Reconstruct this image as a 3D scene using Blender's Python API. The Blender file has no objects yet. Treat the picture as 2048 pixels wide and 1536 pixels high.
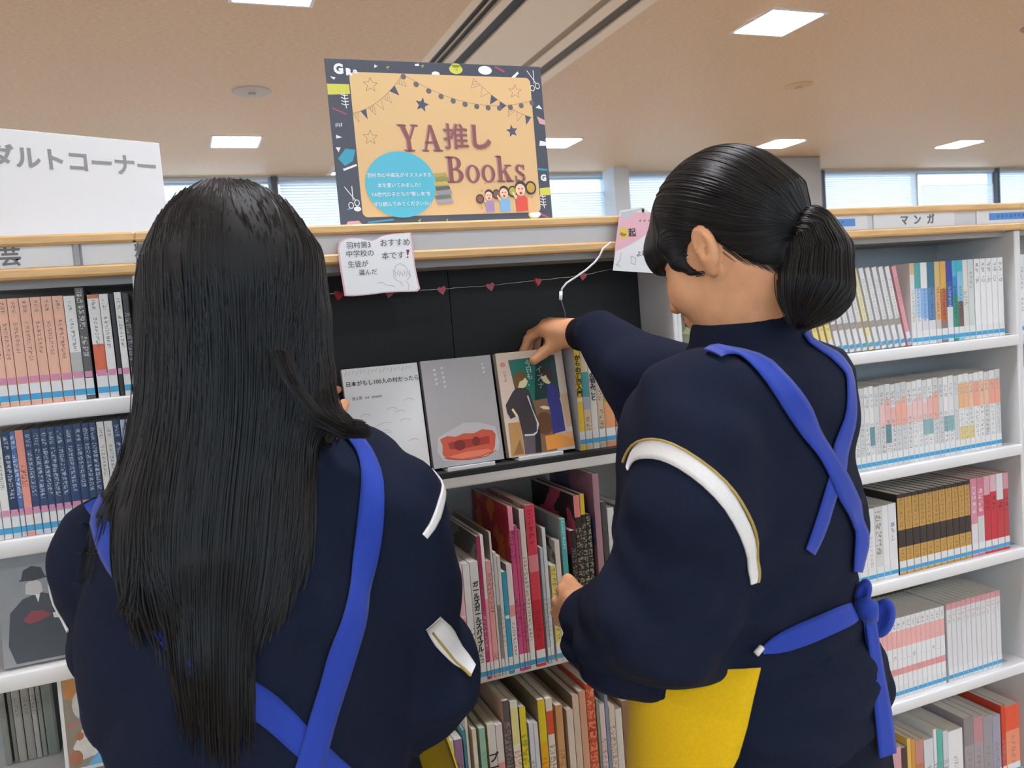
import bpy, bmesh, math, random
import numpy as np
from mathutils import Vector, Matrix, Euler
from mathutils.bvhtree import BVHTree

random.seed(7)
scene = bpy.context.scene
COL = scene.collection

# ------------------------------------------------------------------ camera
CAM = Vector((0.0, 0.0, 1.335))
YAW, PITCH, ROLL, FPX = 0.3739, -0.0795, -0.0802, 1645.7
_fw = Vector((math.sin(YAW) * math.cos(PITCH), math.cos(YAW) * math.cos(PITCH), math.sin(PITCH)))
_rt = Vector((math.cos(YAW), -math.sin(YAW), 0.0))
_up = _rt.cross(_fw)
RT = _rt * math.cos(ROLL) + _up * math.sin(ROLL)
UP = -_rt * math.sin(ROLL) + _up * math.cos(ROLL)
FW = _fw
cd = bpy.data.cameras.new('camera')
cam = bpy.data.objects.new('camera', cd)
COL.objects.link(cam)
cam.matrix_world = Matrix(((RT.x, UP.x, -FW.x, CAM.x), (RT.y, UP.y, -FW.y, CAM.y), (RT.z, UP.z, -FW.z, CAM.z), (0, 0, 0, 1)))
cd.sensor_width = 36.0
cd.lens = FPX / 2048.0 * 36.0
cd.clip_start = 0.02
cd.dof.use_dof = True
cd.dof.focus_distance = 1.28
cd.dof.aperture_fstop = 9.0
scene.camera = cam


def at(px, py, Y):
    """world point on the upright plane y = Y seen at a measured point of the photograph"""
    d = FW * FPX + RT * (px - 1024) - UP * (py - 768)
    return CAM + d * (Y / d.y)


def dp(px, py, w):
    """world point at distance w along the view axis"""
    return CAM + (FW + RT * ((px - 1024) / FPX) - UP * ((py - 768) / FPX)) * w


# ------------------------------------------------------------------ light and exposure
world = bpy.data.worlds.new('world')
scene.world = world
world.use_nodes = True
bg = world.node_tree.nodes['Background']
bg.inputs[0].default_value = (0.94, 0.97, 1.0, 1)
bg.inputs[1].default_value = 4.5
PANEL_STRENGTH = 46.0
scene.view_settings.view_transform = 'Standard'
scene.view_settings.look = 'None'
scene.view_settings.gamma = 1.0
scene.view_settings.use_curve_mapping = False
scene.view_settings.exposure = 0.55


# ------------------------------------------------------------------ helpers
def lin(h):
    if isinstance(h, str):
        h = h.lstrip('#')
        if len(h) == 3: h = ''.join(c * 2 for c in h)
        h = [int(h[i:i + 2], 16) / 255 for i in (0, 2, 4)]
    return tuple((c / 12.92 if c <= 0.04045 else ((c + 0.055) / 1.055) ** 2.4) for c in h)


MATS = {}


def mat(name, col, rough=0.5, noise=0.0, scale=20.0, bump=0.0, bscale=200.0, spec=0.5, sheen=0.0, metal=0.0, emit=0.0, stretch=None):
    if name in MATS:
        return MATS[name]
    m = bpy.data.materials.new(name)
    m.use_nodes = True
    nt = m.node_tree
    p = nt.nodes['Principled BSDF']
    c = lin(col)
    p.inputs['Base Color'].default_value = (*c, 1)
    p.inputs['Roughness'].default_value = rough
    p.inputs['Specular IOR Level'].default_value = spec
    p.inputs['Metallic'].default_value = metal
    if sheen:
        p.inputs['Sheen Weight'].default_value = sheen
        p.inputs['Sheen Roughness'].default_value = 0.5
    if emit:
        p.inputs['Emission Color'].default_value = (*c, 1)
        p.inputs['Emission Strength'].default_value = emit
    if noise or bump:
        tc = nt.nodes.new('ShaderNodeTexCoord')
        src = tc.outputs['Object']
        if stretch:
            mp = nt.nodes.new('ShaderNodeMapping')
            mp.inputs['Scale'].default_value = stretch
            nt.links.new(src, mp.inputs[0])
            src = mp.outputs[0]
    if noise:
        nz = nt.nodes.new('ShaderNodeTexNoise')
        nz.inputs['Scale'].default_value = scale
        nz.inputs['Detail'].default_value = 4
        nt.links.new(src, nz.inputs['Vector'])
        mr = nt.nodes.new('ShaderNodeMapRange')
        mr.inputs[1].default_value = 0.3
        mr.inputs[2].default_value = 0.7
        mr.inputs[3].default_value = 1 - noise
        mr.inputs[4].default_value = 1 + noise
        nt.links.new(nz.outputs['Fac'], mr.inputs[0])
        mx = nt.nodes.new('ShaderNodeVectorMath')
        mx.operation = 'SCALE'
        mx.inputs[0].default_value = c
        nt.links.new(mr.outputs[0], mx.inputs['Scale'])
        nt.links.new(mx.outputs[0], p.inputs['Base Color'])
    if bump:
        nb = nt.nodes.new('ShaderNodeTexNoise')
        nb.inputs['Scale'].default_value = bscale
        nb.inputs['Detail'].default_value = 3
        nt.links.new(src, nb.inputs['Vector'])
        bp = nt.nodes.new('ShaderNodeBump')
        bp.inputs['Strength'].default_value = bump
        bp.inputs['Distance'].default_value = 0.002
        nt.links.new(nb.outputs['Fac'], bp.inputs['Height'])
        nt.links.new(bp.outputs[0], p.inputs['Normal'])
    MATS[name] = m
    return m


def setp(o, label=None, cat=None, group=None, kind=None):
    if label: o['label'] = label
    if cat: o['category'] = cat
    if group: o['group'] = group
    if kind: o['kind'] = kind
    return o


def link(name, me, mats=None, parent=None):
    o = bpy.data.objects.new(name, me)
    COL.objects.link(o)
    if mats is not None:
        if not isinstance(mats, (list, tuple)): mats = [mats]
        for m in mats: me.materials.append(m)
    if parent is not None: o.parent = parent
    return o


def thing(name, label, cat, loc=(0, 0, 0), rotz=0.0, group=None):
    o = bpy.data.objects.new(name, None)
    COL.objects.link(o)
    o.empty_display_size = 0.05
    o.location = loc
    o.rotation_euler = (0, 0, rotz)
    return setp(o, label, cat, group)


class MB:
    """collects shapes; build() links them as one mesh object"""

    def __init__(self):
        self.v = []; self.f = []; self.m = []; self.sm = []

    def add(self, verts, faces, mi=0, smooth=False):
        b = len(self.v)
        self.v += [tuple(v) for v in verts]
        self.f += [tuple(b + i for i in f) for f in faces]
        self.m += [mi] * len(faces)
        self.sm += [smooth] * len(faces)
        return self

    def box(self, x0, x1, y0, y1, z0, z1, bev=0.0, mi=0, seg=1):
        if bev <= 0:
            v = [(x, y, z) for z in (z0, z1) for y in (y0, y1) for x in (x0, x1)]
            return self.add(v, [(0, 2, 3, 1), (4, 5, 7, 6), (0, 1, 5, 4), (2, 6, 7, 3), (0, 4, 6, 2), (1, 3, 7, 5)], mi)
        bm = bmesh.new()
        bmesh.ops.create_cube(bm, size=1)
        for v in bm.verts:
            v.co = Vector(((x0 + x1) / 2 + v.co.x * (x1 - x0), (y0 + y1) / 2 + v.co.y * (y1 - y0), (z0 + z1) / 2 + v.co.z * (z1 - z0)))
        bmesh.ops.bevel(bm, geom=list(bm.edges), offset=bev, segments=seg, affect='EDGES', profile=0.5)
        bm.verts.index_update()
        self.add([v.co for v in bm.verts], [[v.index for v in f.verts] for f in bm.faces], mi, seg > 1)
        bm.free()
        return self

    def tube(self, pts, r, n=8, mi=0, cap=True):
        pts = [Vector(p) for p in pts]
        rs = r if isinstance(r, (list, tuple)) else [r] * len(pts)
        rings = []
        ref = None
        for i, p in enumerate(pts):
            t = (pts[min(i + 1, len(pts) - 1)] - pts[max(i - 1, 0)])
            t = t.normalized() if t.length > 1e-9 else Vector((0, 0, 1))
            if ref is None:
                ref = t.orthogonal().normalized()
            ref = (ref - t * ref.dot(t))
            ref = ref.normalized() if ref.length > 1e-6 else t.orthogonal().normalized()
            b = t.cross(ref)
            rings.append([p + (ref * math.cos(a) + b * math.sin(a)) * rs[i] for a in [2 * math.pi * k / n for k in range(n)]])
        v = [q for rg in rings for q in rg]
        f = []
        for i in range(len(pts) - 1):
            for k in range(n):
                f.append((i * n + k, i * n + (k + 1) % n, (i + 1) * n + (k + 1) % n, (i + 1) * n + k))
        if cap:
            f.append(tuple(range(n - 1, -1, -1)))
            f.append(tuple((len(pts) - 1) * n + k for k in range(n)))
        return self.add(v, f, mi, True)

    def prism(self, outline, z0, z1, mi=0, M=None):
        n = len(outline)
        v = [Vector((x, y, z0)) for x, y in outline] + [Vector((x, y, z1)) for x, y in outline]
        if M is not None: v = [M @ q for q in v]
        f = [tuple(range(n - 1, -1, -1)), tuple(range(n, 2 * n))]
        f += [(i, (i + 1) % n, n + (i + 1) % n, n + i) for i in range(n)]
        return self.add(v, f, mi)

    def build(self, name, mats, parent=None):
        me = bpy.data.meshes.new(name)
        me.from_pydata(self.v, [], self.f)
        me.polygons.foreach_set('material_index', self.m)
        me.polygons.foreach_set('use_smooth', self.sm)
        me.update()
        return link(name, me, mats, parent)


TEXTQ = []


def text(name, body, size, material, parent, M, offset=0.0, extrude=0.0004, align='CENTER', line=1.0, shear=0.0):
    c = bpy.data.curves.new(name, 'FONT')
    c.body = body
    c.size = size
    c.align_x = align
    c.align_y = 'CENTER'
    c.offset = offset
    c.extrude = extrude
    c.space_line = line
    c.shear = shear
    c.resolution_u = 3
    o = bpy.data.objects.new(name, c)
    COL.objects.link(o)
    c.materials.append(material)
    o.parent = parent
    o.matrix_local = M
    TEXTQ.append(o)
    return o


def flush_text():
    if not TEXTQ: return
    bpy.context.view_layer.update()
    dg = bpy.context.evaluated_depsgraph_get()
    for o in TEXTQ:
        me = bpy.data.meshes.new_from_object(o.evaluated_get(dg))
        n = link(o.name + '_', me, None, o.parent)
        n.matrix_local = o.matrix_local.copy()
        nm = o.name
        cu = o.data
        bpy.data.objects.remove(o)
        bpy.data.curves.remove(cu)
        n.name = nm
    TEXTQ.clear()


def plane_frame(origin, xdir, ydir):
    x = Vector(xdir).normalized()
    z = x.cross(Vector(ydir)).normalized()
    y = z.cross(x)
    return Matrix(((x.x, y.x, z.x, origin[0]), (x.y, y.y, z.y, origin[1]), (x.z, y.z, z.z, origin[2]), (0, 0, 0, 1)))


UPRIGHT = plane_frame((0, 0, 0), (1, 0, 0), (0, 0, 1))   # text standing up, facing -Y

# ------------------------------------------------------------------ materials
M_white = mat('white_enamel', '#e4e3e1', 0.35, 0.02, 6)
M_lip = mat('white_shelf_lip', '#e9e8e6', 0.3)
M_grey_back = mat('grey_metal_back', '#a9a7a5', 0.5)
M_wood = mat('light_wood', '#dcb176', 0.45, 0.12, 18, stretch=(1, 12, 12))
M_board = mat('header_white', '#dddbdb', 0.5)
M_black = mat('black_cloth_board', '#252525', 0.8, 0.12, 300)
M_paper = mat('paper_white', '#eeedec', 0.6)
M_ink = mat('dark_ink', '#2e2a2a', 0.6)
M_greyink = mat('grey_ink', '#7a7472', 0.6)
M_pages = mat('page_block', '#d8d2c4', 0.85, 0.08, 60, stretch=(60, 1, 1))


# ------------------------------------------------------------------ room shell
CEIL = 3.0
RX0, RX1, RY0, RY1 = -6.5, 15.0, -4.5, 8.9


def structure(name, mb, m, parent=None):
    o = mb.build(name, m, parent)
    if parent is None: o['kind'] = 'structure'
    return o


M_floor = mat('warm_floor', '#bca994', 0.5, 0.12, 3, stretch=(1, 8, 1))
M_wall = mat('wall_plaster', '#e6e4e0', 0.8, 0.02, 4)


def ceiling_material():
    m = mat('ceiling_board', '#dcc6a8', 0.55, 0.0, 1, spec=0.5)
    nt = m.node_tree
    p = nt.nodes['Principled BSDF']
    tc = nt.nodes.new('ShaderNodeTexCoord')
    mp = nt.nodes.new('ShaderNodeMapping')
    mp.inputs['Scale'].default_value = (30, 90, 30)
    nt.links.new(tc.outputs['Object'], mp.inputs[0])
    nz = nt.nodes.new('ShaderNodeTexNoise')
    nz.inputs['Scale'].default_value = 1.0
    nz.inputs['Detail'].default_value = 6
    nz.inputs['Roughness'].default_value = 0.7
    nt.links.new(mp.outputs[0], nz.inputs['Vector'])
    rp = nt.nodes.new('ShaderNodeValToRGB')
    rp.color_ramp.elements[0].position = 0.33
    rp.color_ramp.elements[0].color = (*lin('#bf9f7b'), 1)
    rp.color_ramp.elements[1].position = 0.6
    rp.color_ramp.elements[1].color = (*lin('#d2b695'), 1)
    nt.links.new(nz.outputs['Fac'], rp.inputs[0])
    nt.links.new(rp.outputs[0], p.inputs['Base Color'])
    bp = nt.nodes.new('ShaderNodeBump')
    bp.inputs['Strength'].default_value = 0.3
    bp.inputs['Distance'].default_value = 0.004
    nt.links.new(nz.outputs['Fac'], bp.inputs['Height'])
    nt.links.new(bp.outputs[0], p.inputs['Normal'])
    return m


M_ceil = ceiling_material()
structure('floor', MB().box(RX0, RX1, RY0, RY1, -0.1, 0), M_floor)
# the ceiling leaves a slot band between x = 1.60 and x = 2.60 for the long air diffuser
SLOT0, SLOT1 = 1.58, 2.60
cl = MB().box(RX0, SLOT0, RY0, RY1, CEIL, CEIL + 0.1).box(SLOT1, RX1, RY0, RY1, CEIL, CEIL + 0.1)
structure('ceiling', cl, M_ceil)
M_diff = mat('diffuser_cream', '#d9c9b2', 0.5)
M_slotblack = mat('slot_black', '#0d0b0a', 0.6)
M_slotbrown = mat('slot_brown', '#4b3d2e', 0.6)
tr = bpy.data.objects.new('trim_1', None); COL.objects.link(tr); tr['kind'] = 'structure'
tr.location = (2.09, 2.0, CEIL)
TY0, TY1 = RY0 - 2.0, RY1 - 2.0


def strip(name, x0, x1, z0, z1, m):
    MB().box(x0 - 2.09, x1 - 2.09, TY0, TY1, z0, z1, 0.002).build(name, m, tr)


strip('edge_strip', 1.58, 1.635, 0.0, 0.02, M_diff)
strip('slot', 1.635, 1.735, 0.02, 0.09, M_slotblack)
strip("slot_cap", 1.58, 2.60, 0.09, 0.14, M_slotblack)
strip('slot_blade', 1.683, 1.689, 0.006, 0.02, M_diff)
strip('edge_strip', 1.735, 1.795, 0.0, 0.05, M_diff)
strip('slot', 1.795, 1.875, 0.012, 0.09, M_slotblack)
strip('diffuser_panel', 1.875, 2.275, 0.0, 0.05, M_diff)
strip('slot', 2.275, 2.335, 0.008, 0.09, mat('slot_tan', '#8d7a62', 0.6))
strip('edge_strip', 2.335, 2.425, 0.0, 0.05, M_diff)
strip('slot', 2.425, 2.515, 0.012, 0.09, M_slotbrown)
strip('edge_strip', 2.515, 2.60, 0.0, 0.05, M_diff)

# walls; the far wall is open where its windows stand
structure('wall_left', MB().box(RX0 - 0.1, RX0, RY0, RY1, 0, CEIL), M_wall)
structure('wall_right', MB().box(RX1, RX1 + 0.1, RY0, RY1, 0, CEIL), M_wall)
# wall behind the camera; its unseen window band is added for frontal fill
wf = MB().box(RX0, RX1, RY0 - 0.1, RY0, 0, 0.9).box(RX0, RX1, RY0 - 0.1, RY0, 2.7, CEIL)
wf.box(RX0, -5.6, RY0 - 0.1, RY0, 0.9, 2.7).box(7.6, RX1, RY0 - 0.1, RY0, 0.9, 2.7)
structure('wall_front', wf, M_wall)
wb = MB().box(RX0, RX1, RY1, RY1 + 0.2, 0, 1.0).box(RX0, RX1, RY1, RY1 + 0.2, 2.99, CEIL)
wb.box(RX0, -5.8, RY1, RY1 + 0.2, 1.0, 2.99).box(14.3, RX1, RY1, RY1 + 0.2, 1.0, 2.99)
structure('wall_back', wb, M_wall)
M_alu = mat('pale_blue_frame', '#b9c6d3', 0.4)
M_slat = mat('blind_slat', '#e6e8e9', 0.6)
_n = M_slat.node_tree
_t = _n.nodes.new('ShaderNodeBsdfTranslucent'); _t.inputs[0].default_value = (0.80, 0.84, 0.86, 1)
_x = _n.nodes.new('ShaderNodeMixShader'); _x.inputs[0].default_value = 0.22
_o = _n.nodes['Material Output']
_n.links.new(_n.nodes['Principled BSDF'].outputs[0], _x.inputs[1]); _n.links.new(_t.outputs[0], _x.inputs[2]); _n.links.new(_x.outputs[0], _o.inputs[0])
M_dk = mat('dark_mullion', '#4a5058', 0.5)
gl = bpy.data.materials.new('window_glass'); gl.use_nodes = True
nt = gl.node_tree
nt.nodes.clear()
o_ = nt.nodes.new('ShaderNodeOutputMaterial'); t_ = nt.nodes.new('ShaderNodeBsdfTransparent'); g_ = nt.nodes.new('ShaderNodeBsdfGlossy'); x_ = nt.nodes.new('ShaderNodeMixShader')
t_.inputs[0].default_value = (0.93, 0.97, 0.98, 1); g_.inputs['Roughness'].default_value = 0.02; x_.inputs[0].default_value = 0.06
nt.links.new(t_.outputs[0], x_.inputs[1]); nt.links.new(g_.outputs[0], x_.inputs[2]); nt.links.new(x_.outputs[0], o_.inputs[0])
M_glass = gl
M_tint = gl.copy(); M_tint.name = 'daylight_dimming_glass'  # tint added to dim and cool the incoming daylight
for n_ in M_tint.node_tree.nodes:
    if n_.type == 'BSDF_TRANSPARENT': n_.inputs[0].default_value = (0.57, 0.66, 0.73, 1)
bays = [(-5.8, -2.3), (-2.3, 1.03), (1.03, 4.95), (4.95, 8.22), (8.22, 11.55), (11.55, 14.3)]
for k, (a, b) in enumerate(bays):
    w = bpy.data.objects.new('window_%d' % (k + 1), None); COL.objects.link(w); w['kind'] = 'structure'
    w.location = ((a + b) / 2, RY1, 1.0)
    hw = (b - a) / 2
    fr = MB().box(-hw, -hw + 0.05, 0.05, 0.13, 0, 1.99).box(hw - 0.05, hw, 0.05, 0.13, 0, 1.99)
    fr.box(-hw + 0.05, hw - 0.05, 0.05, 0.13, 0, 0.06).box(-hw + 0.05, hw - 0.05, 0.05, 0.13, 1.92, 1.99)
    mid = 0.1
    fr.box(mid - 0.03, mid + 0.03, 0.05, 0.13, 0.06, 1.92)
    fr.build('window_frame', M_alu, w)
    MB().box(-hw - 0.02, -hw + 0.035, -0.02, 0.05, 0, 1.99).build('mullion', M_dk, w)
    MB().box(-hw + 0.05, mid - 0.03, 0.085, 0.091, 0.06, 1.92).build('pane', M_tint, w)
    MB().box(mid + 0.03, hw - 0.05, 0.085, 0.091, 0.06, 1.92).build('pane', M_tint, w)
    bl = MB()
    drop = (0.0, 0.0, 0.0, 0.0, 0.0, 0.0)[k]
    for half, (p, q) in enumerate(((-hw + 0.06, mid - 0.04), (mid + 0.04, hw - 0.06))):
        top = 1.93 if half == 0 else 1.76
        n = int((top - 0.35) / 0.03)
        for i in range(n):
            z = top - i * 0.03
            bl.add([(p, 0.014, z - 0.0185), (q, 0.014, z - 0.0185), (q, 0.030, z + 0.0085), (p, 0.030, z + 0.0085)], [(0, 1, 2, 3)])
    o = bl.build('blind_slats', M_slat, w); o['kind'] = 'stuff'
    MB().box(-hw + 0.05, hw - 0.05, -0.005, 0.045, 1.945, 1.985, 0.004).build('blind_rail', M_alu, w)
for k in range(4):  # unseen windows added behind the camera to fill light from the front
    a = -5.6 + 3.3 * k
    w = bpy.data.objects.new('window_%d' % (k + 7), None); COL.objects.link(w); w['kind'] = 'structure'
    w.location = (a + 1.65, RY0, 0.9)
    fr = MB().box(-1.65, -1.6, -0.08, 0, 0, 1.8).box(1.6, 1.65, -0.08, 0, 0, 1.8).box(-1.6, 1.6, -0.08, 0, 0, 0.05).box(-1.6, 1.6, -0.08, 0, 1.75, 1.8)
    fr.build('window_frame', M_alu, w)
    MB().box(-1.6, 1.6, -0.05, -0.044, 0.05, 1.75).build('pane', M_tint, w)
for nm, loc, sx, sy, flip in (('window_portal', (1.0, RY0 + 0.02, 1.8), 13.2, 1.8, -1), ('window_portal', (4.25, RY1 + 0.16, 2.0), 20.1, 2.0, 1)):  # first portal belongs to the added fill windows
    ld = bpy.data.lights.new(nm, 'AREA'); ld.shape = 'RECTANGLE'; ld.size = sx; ld.size_y = sy
    ld.cycles.is_portal = True
    lo_ = bpy.data.objects.new(nm, ld); COL.objects.link(lo_)
    lo_.location = loc
    lo_.rotation_euler = (math.radians(90) * (-flip), 0, 0)
pl = MB().box(6.55, 7.43, 8.05, 8.88, 0, CEIL, 0.01)
structure('column_1', pl, mat('grey_column', '#9a9a98', 0.7, 0.03, 6))
structure('trim_2', MB().box(4.86, 5.06, 8.6, 8.88, 0, CEIL), mat('pale_post', '#c9d0d8', 0.6))

# ceiling panel lights: square recessed panels, each frame and diffuser
M_lightframe = mat('light_frame', '#d9dade', 0.5)
M_panel = mat('light_diffuser', '#f4f6ff', 0.5, emit=PANEL_STRENGTH)
for X in (-5.2, -2.3, 0.58, 3.56, 6.26, 8.95, 11.7):
    for Y in (-2.2, 1.0, 4.16, 7.38):
        if X > 9 and Y < 4 and False: continue
        seen = {(0.58, 4.16): 'square ceiling light at the top edge above the tan ceiling on the left',
                (3.56, 4.16): 'large slanted square ceiling light beside the long air diffuser',
                (0.58, 7.38): 'small far ceiling light above the white corner sign',
                (3.56, 7.38): 'far ceiling light half hidden behind the big poster',
                (6.26, 7.38): 'far ceiling light just above the ponytailed girl',
                (8.95, 7.38): 'far ceiling light nearest the right-hand window bays'}
        t = thing('ceiling_light', seen.get((X, Y), 'ceiling light panel outside the picture, %s of the %s row' % (('first', 'second', 'third', 'fourth', 'fifth', 'sixth', 'last')[(-5.2, -2.3, 0.58, 3.56, 6.26, 8.95, 11.7).index(X)], {-2.2: 'first', 1.0: 'second', 4.16: 'third', 7.38: 'fourth'}[Y])), 'ceiling light', (X, Y, CEIL), 0, 'square ceiling light panels')
        h = 0.185
        fr = MB().box(-h - 0.02, h + 0.02, -h - 0.02, -h, -0.008, -0.001).box(-h - 0.02, h + 0.02, h, h + 0.02, -0.008, -0.001)
        fr.box(-h - 0.02, -h, -h, h, -0.008, -0.001).box(h, h + 0.02, -h, h, -0.008, -0.001)
        fr.build('light_frame', M_lightframe, t)
        MB().box(-h, h, -h, h, -0.005, -0.001).build('diffuser', M_panel, t)


def disc_fixture(name, label, cat, X, Y, r, m):
    t = thing(name, label, cat, (X, Y, CEIL))
    b = MB()
    n = 24
    for (ra, za), (rb, zb) in (((r, 0.0), (r * 0.97, -0.008)), ((r * 0.97, -0.008), (r * 0.5, -0.012)), ((r * 0.5, -0.012), (0.001, -0.02))):
        v = [(ra * math.cos(2 * math.pi * k / n), ra * math.sin(2 * math.pi * k / n), za) for k in range(n)] + [(rb * math.cos(2 * math.pi * k / n), rb * math.sin(2 * math.pi * k / n), zb) for k in range(n)]
        b.add(v, [(k, n + k, n + (k + 1) % n, (k + 1) % n) for k in range(n)], 0, True)
    b.build('cover_disc', m, t)
    MB().box(-r * 0.18, r * 0.18, -r * 0.18, r * 0.18, -0.028, -0.015, 0.002).build('sensor_cap', m, t)


disc_fixture('ceiling_speaker', 'round grey ceiling speaker above the white corner sign', 'ceiling speaker', 0.60, 5.9, 0.13, mat('speaker_grey', '#b5aca4', 0.6))
disc_fixture('ceiling_vent', 'round dark ceiling vent near the top right corner', 'ceiling vent', 5.55, 3.9, 0.14, mat('vent_grey', '#8f8278', 0.6))
disc_fixture('smoke_detector', 'small tan smoke detector on the ceiling beyond the big slanted light', 'smoke detector', 4.75, 5.35, 0.11, mat('detector_tan', '#c2a57e', 0.6))
# ------------------------------------------------------------------ bookcases
FY, BY = 1.30, 1.52          # front and back of the shelving
U0, UW = -0.95, 0.90
UNITS = []


def bookcase(k, label, levels, thick=0.024, recess={}):
    x0, x1 = U0 + k * UW, U0 + (k + 1) * UW
    t = thing('bookcase', label, 'bookcase', ((x0 + x1) / 2, FY, 0), 0, 'white library bookcases in one run')
    h = UW / 2
    d = BY - FY
    MB().box(-h, -h + 0.009, 0.004, d, 0.0, 1.44, 0.002).build('side_panel', M_white, t)
    MB().box(h - 0.009, h, 0.004, d, 0.0, 1.44, 0.002).build('side_panel', M_white, t)
    MB().box(-h + 0.009, h - 0.009, d - 0.012, d, 0.06, 1.44).build('back_panel', M_grey_back, t)
    for z in levels:
        r = recess.get(z, 0.0)
        thick = 0.013 if r else 0.024
        b = MB().box(-h + 0.009, h - 0.009, r + 0.006, d - 0.012, z - 0.012, z)
        b.box(-h + 0.009, h - 0.009, r, r + 0.012, z - thick, z + 0.0005, 0.003, 0, 2)
        b.build('shelf', M_lip, t)
    MB().box(-h + 0.009, h - 0.009, 0.02, d, 0.0, 0.06).build('kick_plate', M_grey_back, t)
    MB().box(-h, h, 0.006, 0.018, 1.455, 1.487).build('header_board', M_board, t)
    MB().box(-h, h, -0.006, 0.03, 1.441, 1.456, 0.003).build('header_rail', M_wood, t)
    MB().box(-h, h, -0.008, 0.03, 1.486, 1.5005, 0.003).build('header_rail', M_wood, t)
    MB().box(-h, h, 0.03, d, 1.48, 1.4995).build('top_board', M_white, t)
    MB().box(-h + 0.009, h - 0.009, 0.03, d, 1.43, 1.442).build('header_underside', M_grey_back, t)
    UNITS.append(t)
    return t


Z_L = [1.268, 1.085, 0.898, 0.715, 0.50, 0.30, 0.08]
Z_C = [1.085, 0.722, 0.36, 0.08]
Z_R = [1.208, 0.958, 0.718, 0.448, 0.18]
unit_l = bookcase(0, 'white bookcase under the white corner sign, with peach paperbacks on its top shelf', Z_L)
unit_c = bookcase(1, 'white bookcase under the big poster, with black backing and displayed books', Z_C, recess={0.722: 0.02, 0.36: 0.02})
unit_r = bookcase(2, 'white bookcase of comic paperbacks behind the ponytailed girl', Z_R)
unit_rr = bookcase(3, 'white bookcase past the plastic bookends at the right edge of the picture', Z_R)
bookcase(-1, 'white bookcase beyond the left edge of the picture', Z_L)

# black backing board and cloth of the display, and the divider between the magazines
t = thing('display_backing', 'black backing board and shelf cloth of the display shelf under the poster', 'backing board', (0.45, 1.42, 1.085))
for a, b in ((-0.335, 0.0), (0.0015, 0.39)):
    MB().box(a, b, 0.0, 0.006, 0.004, 0.352).build('backing_panel', M_black, t)
MB().box(-0.335, 0.39, -0.118, 0.0, 0.0006, 0.0035).build('shelf_cloth', M_black, t)
MB().box(-0.335, 0.39, -0.1215, -0.118, -0.006, 0.0035).build('cloth_edge', M_black, t)
dv = MB().box(0.369, 0.381, 1.325, 1.50, 0.7225, 1.05, 0.002).build('shelf_divider', M_white)
setp(dv, 'white upright divider at the left of the magazine shelf', 'divider')

# header cards
def header_card(x0, x1, label, words=None, size=0.02, blue=None, xs=None):
    t = thing('sign_card', label, 'sign card', ((x0 + x1) / 2, FY + 0.003, 1.4715), 0, 'white category cards in the bookcase header')
    h = (x1 - x0) / 2
    MB().box(-h, h, 0, 0.0025, -0.0145, 0.0145).build('card', M_paper, t)
    if blue:
        MB().box(blue[0], blue[1], -0.0006, 0.0, -0.0065, 0.0085).build('blue_label', mat('blue_label', '#5e96dc', 0.5), t)
        for i in range(9):
            xx = blue[0] + (blue[1] - blue[0]) * (0.15 + 0.08 * i)
            MB().box(xx, xx + 0.005, -0.0011, -0.0006, -0.002 + 0.001 * (i % 3), 0.0045).build('print_mark', mat('label_print', '#4a78b4', 0.5), t)
    if words:
        for w_, xx in zip(words, xs):
            text('lettering', w_, size, M_greyink, t, Matrix.Translation((xx - (x0 + x1) / 2, -0.0006, 0)) @ UPRIGHT, 0.0006)
    return t


header_card(-0.34, -0.131, 'white category card lettered with one kanji, by the left edge of the header', ['芸'], 0.027, None, [-0.207])
MB().box(-0.128, -0.122, FY - 0.002, FY + 0.004, 1.457, 1.486).build('card_clip', M_grey_back)
setp(bpy.data.objects['card_clip'], 'thin grey clip between the two left header cards', 'clip')
header_card(-0.119, 0.09, 'white category card going behind the long black hair', ['料'], 0.024, None, [-0.04])
header_card(1.10, 1.315, 'header card with a blue label beside the ponytail', None, 0.02, (-0.09, 0.075))
header_card(1.332, 1.558, 'white category card lettered for the comics, above the comic shelf', ['マ', 'ン', 'ガ'], 0.022, None, [1.415, 1.451, 1.489])
header_card(1.625, 1.85, 'header card with a blue label at the right edge of the picture', None, 0.02, (-0.075, 0.09))
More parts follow.
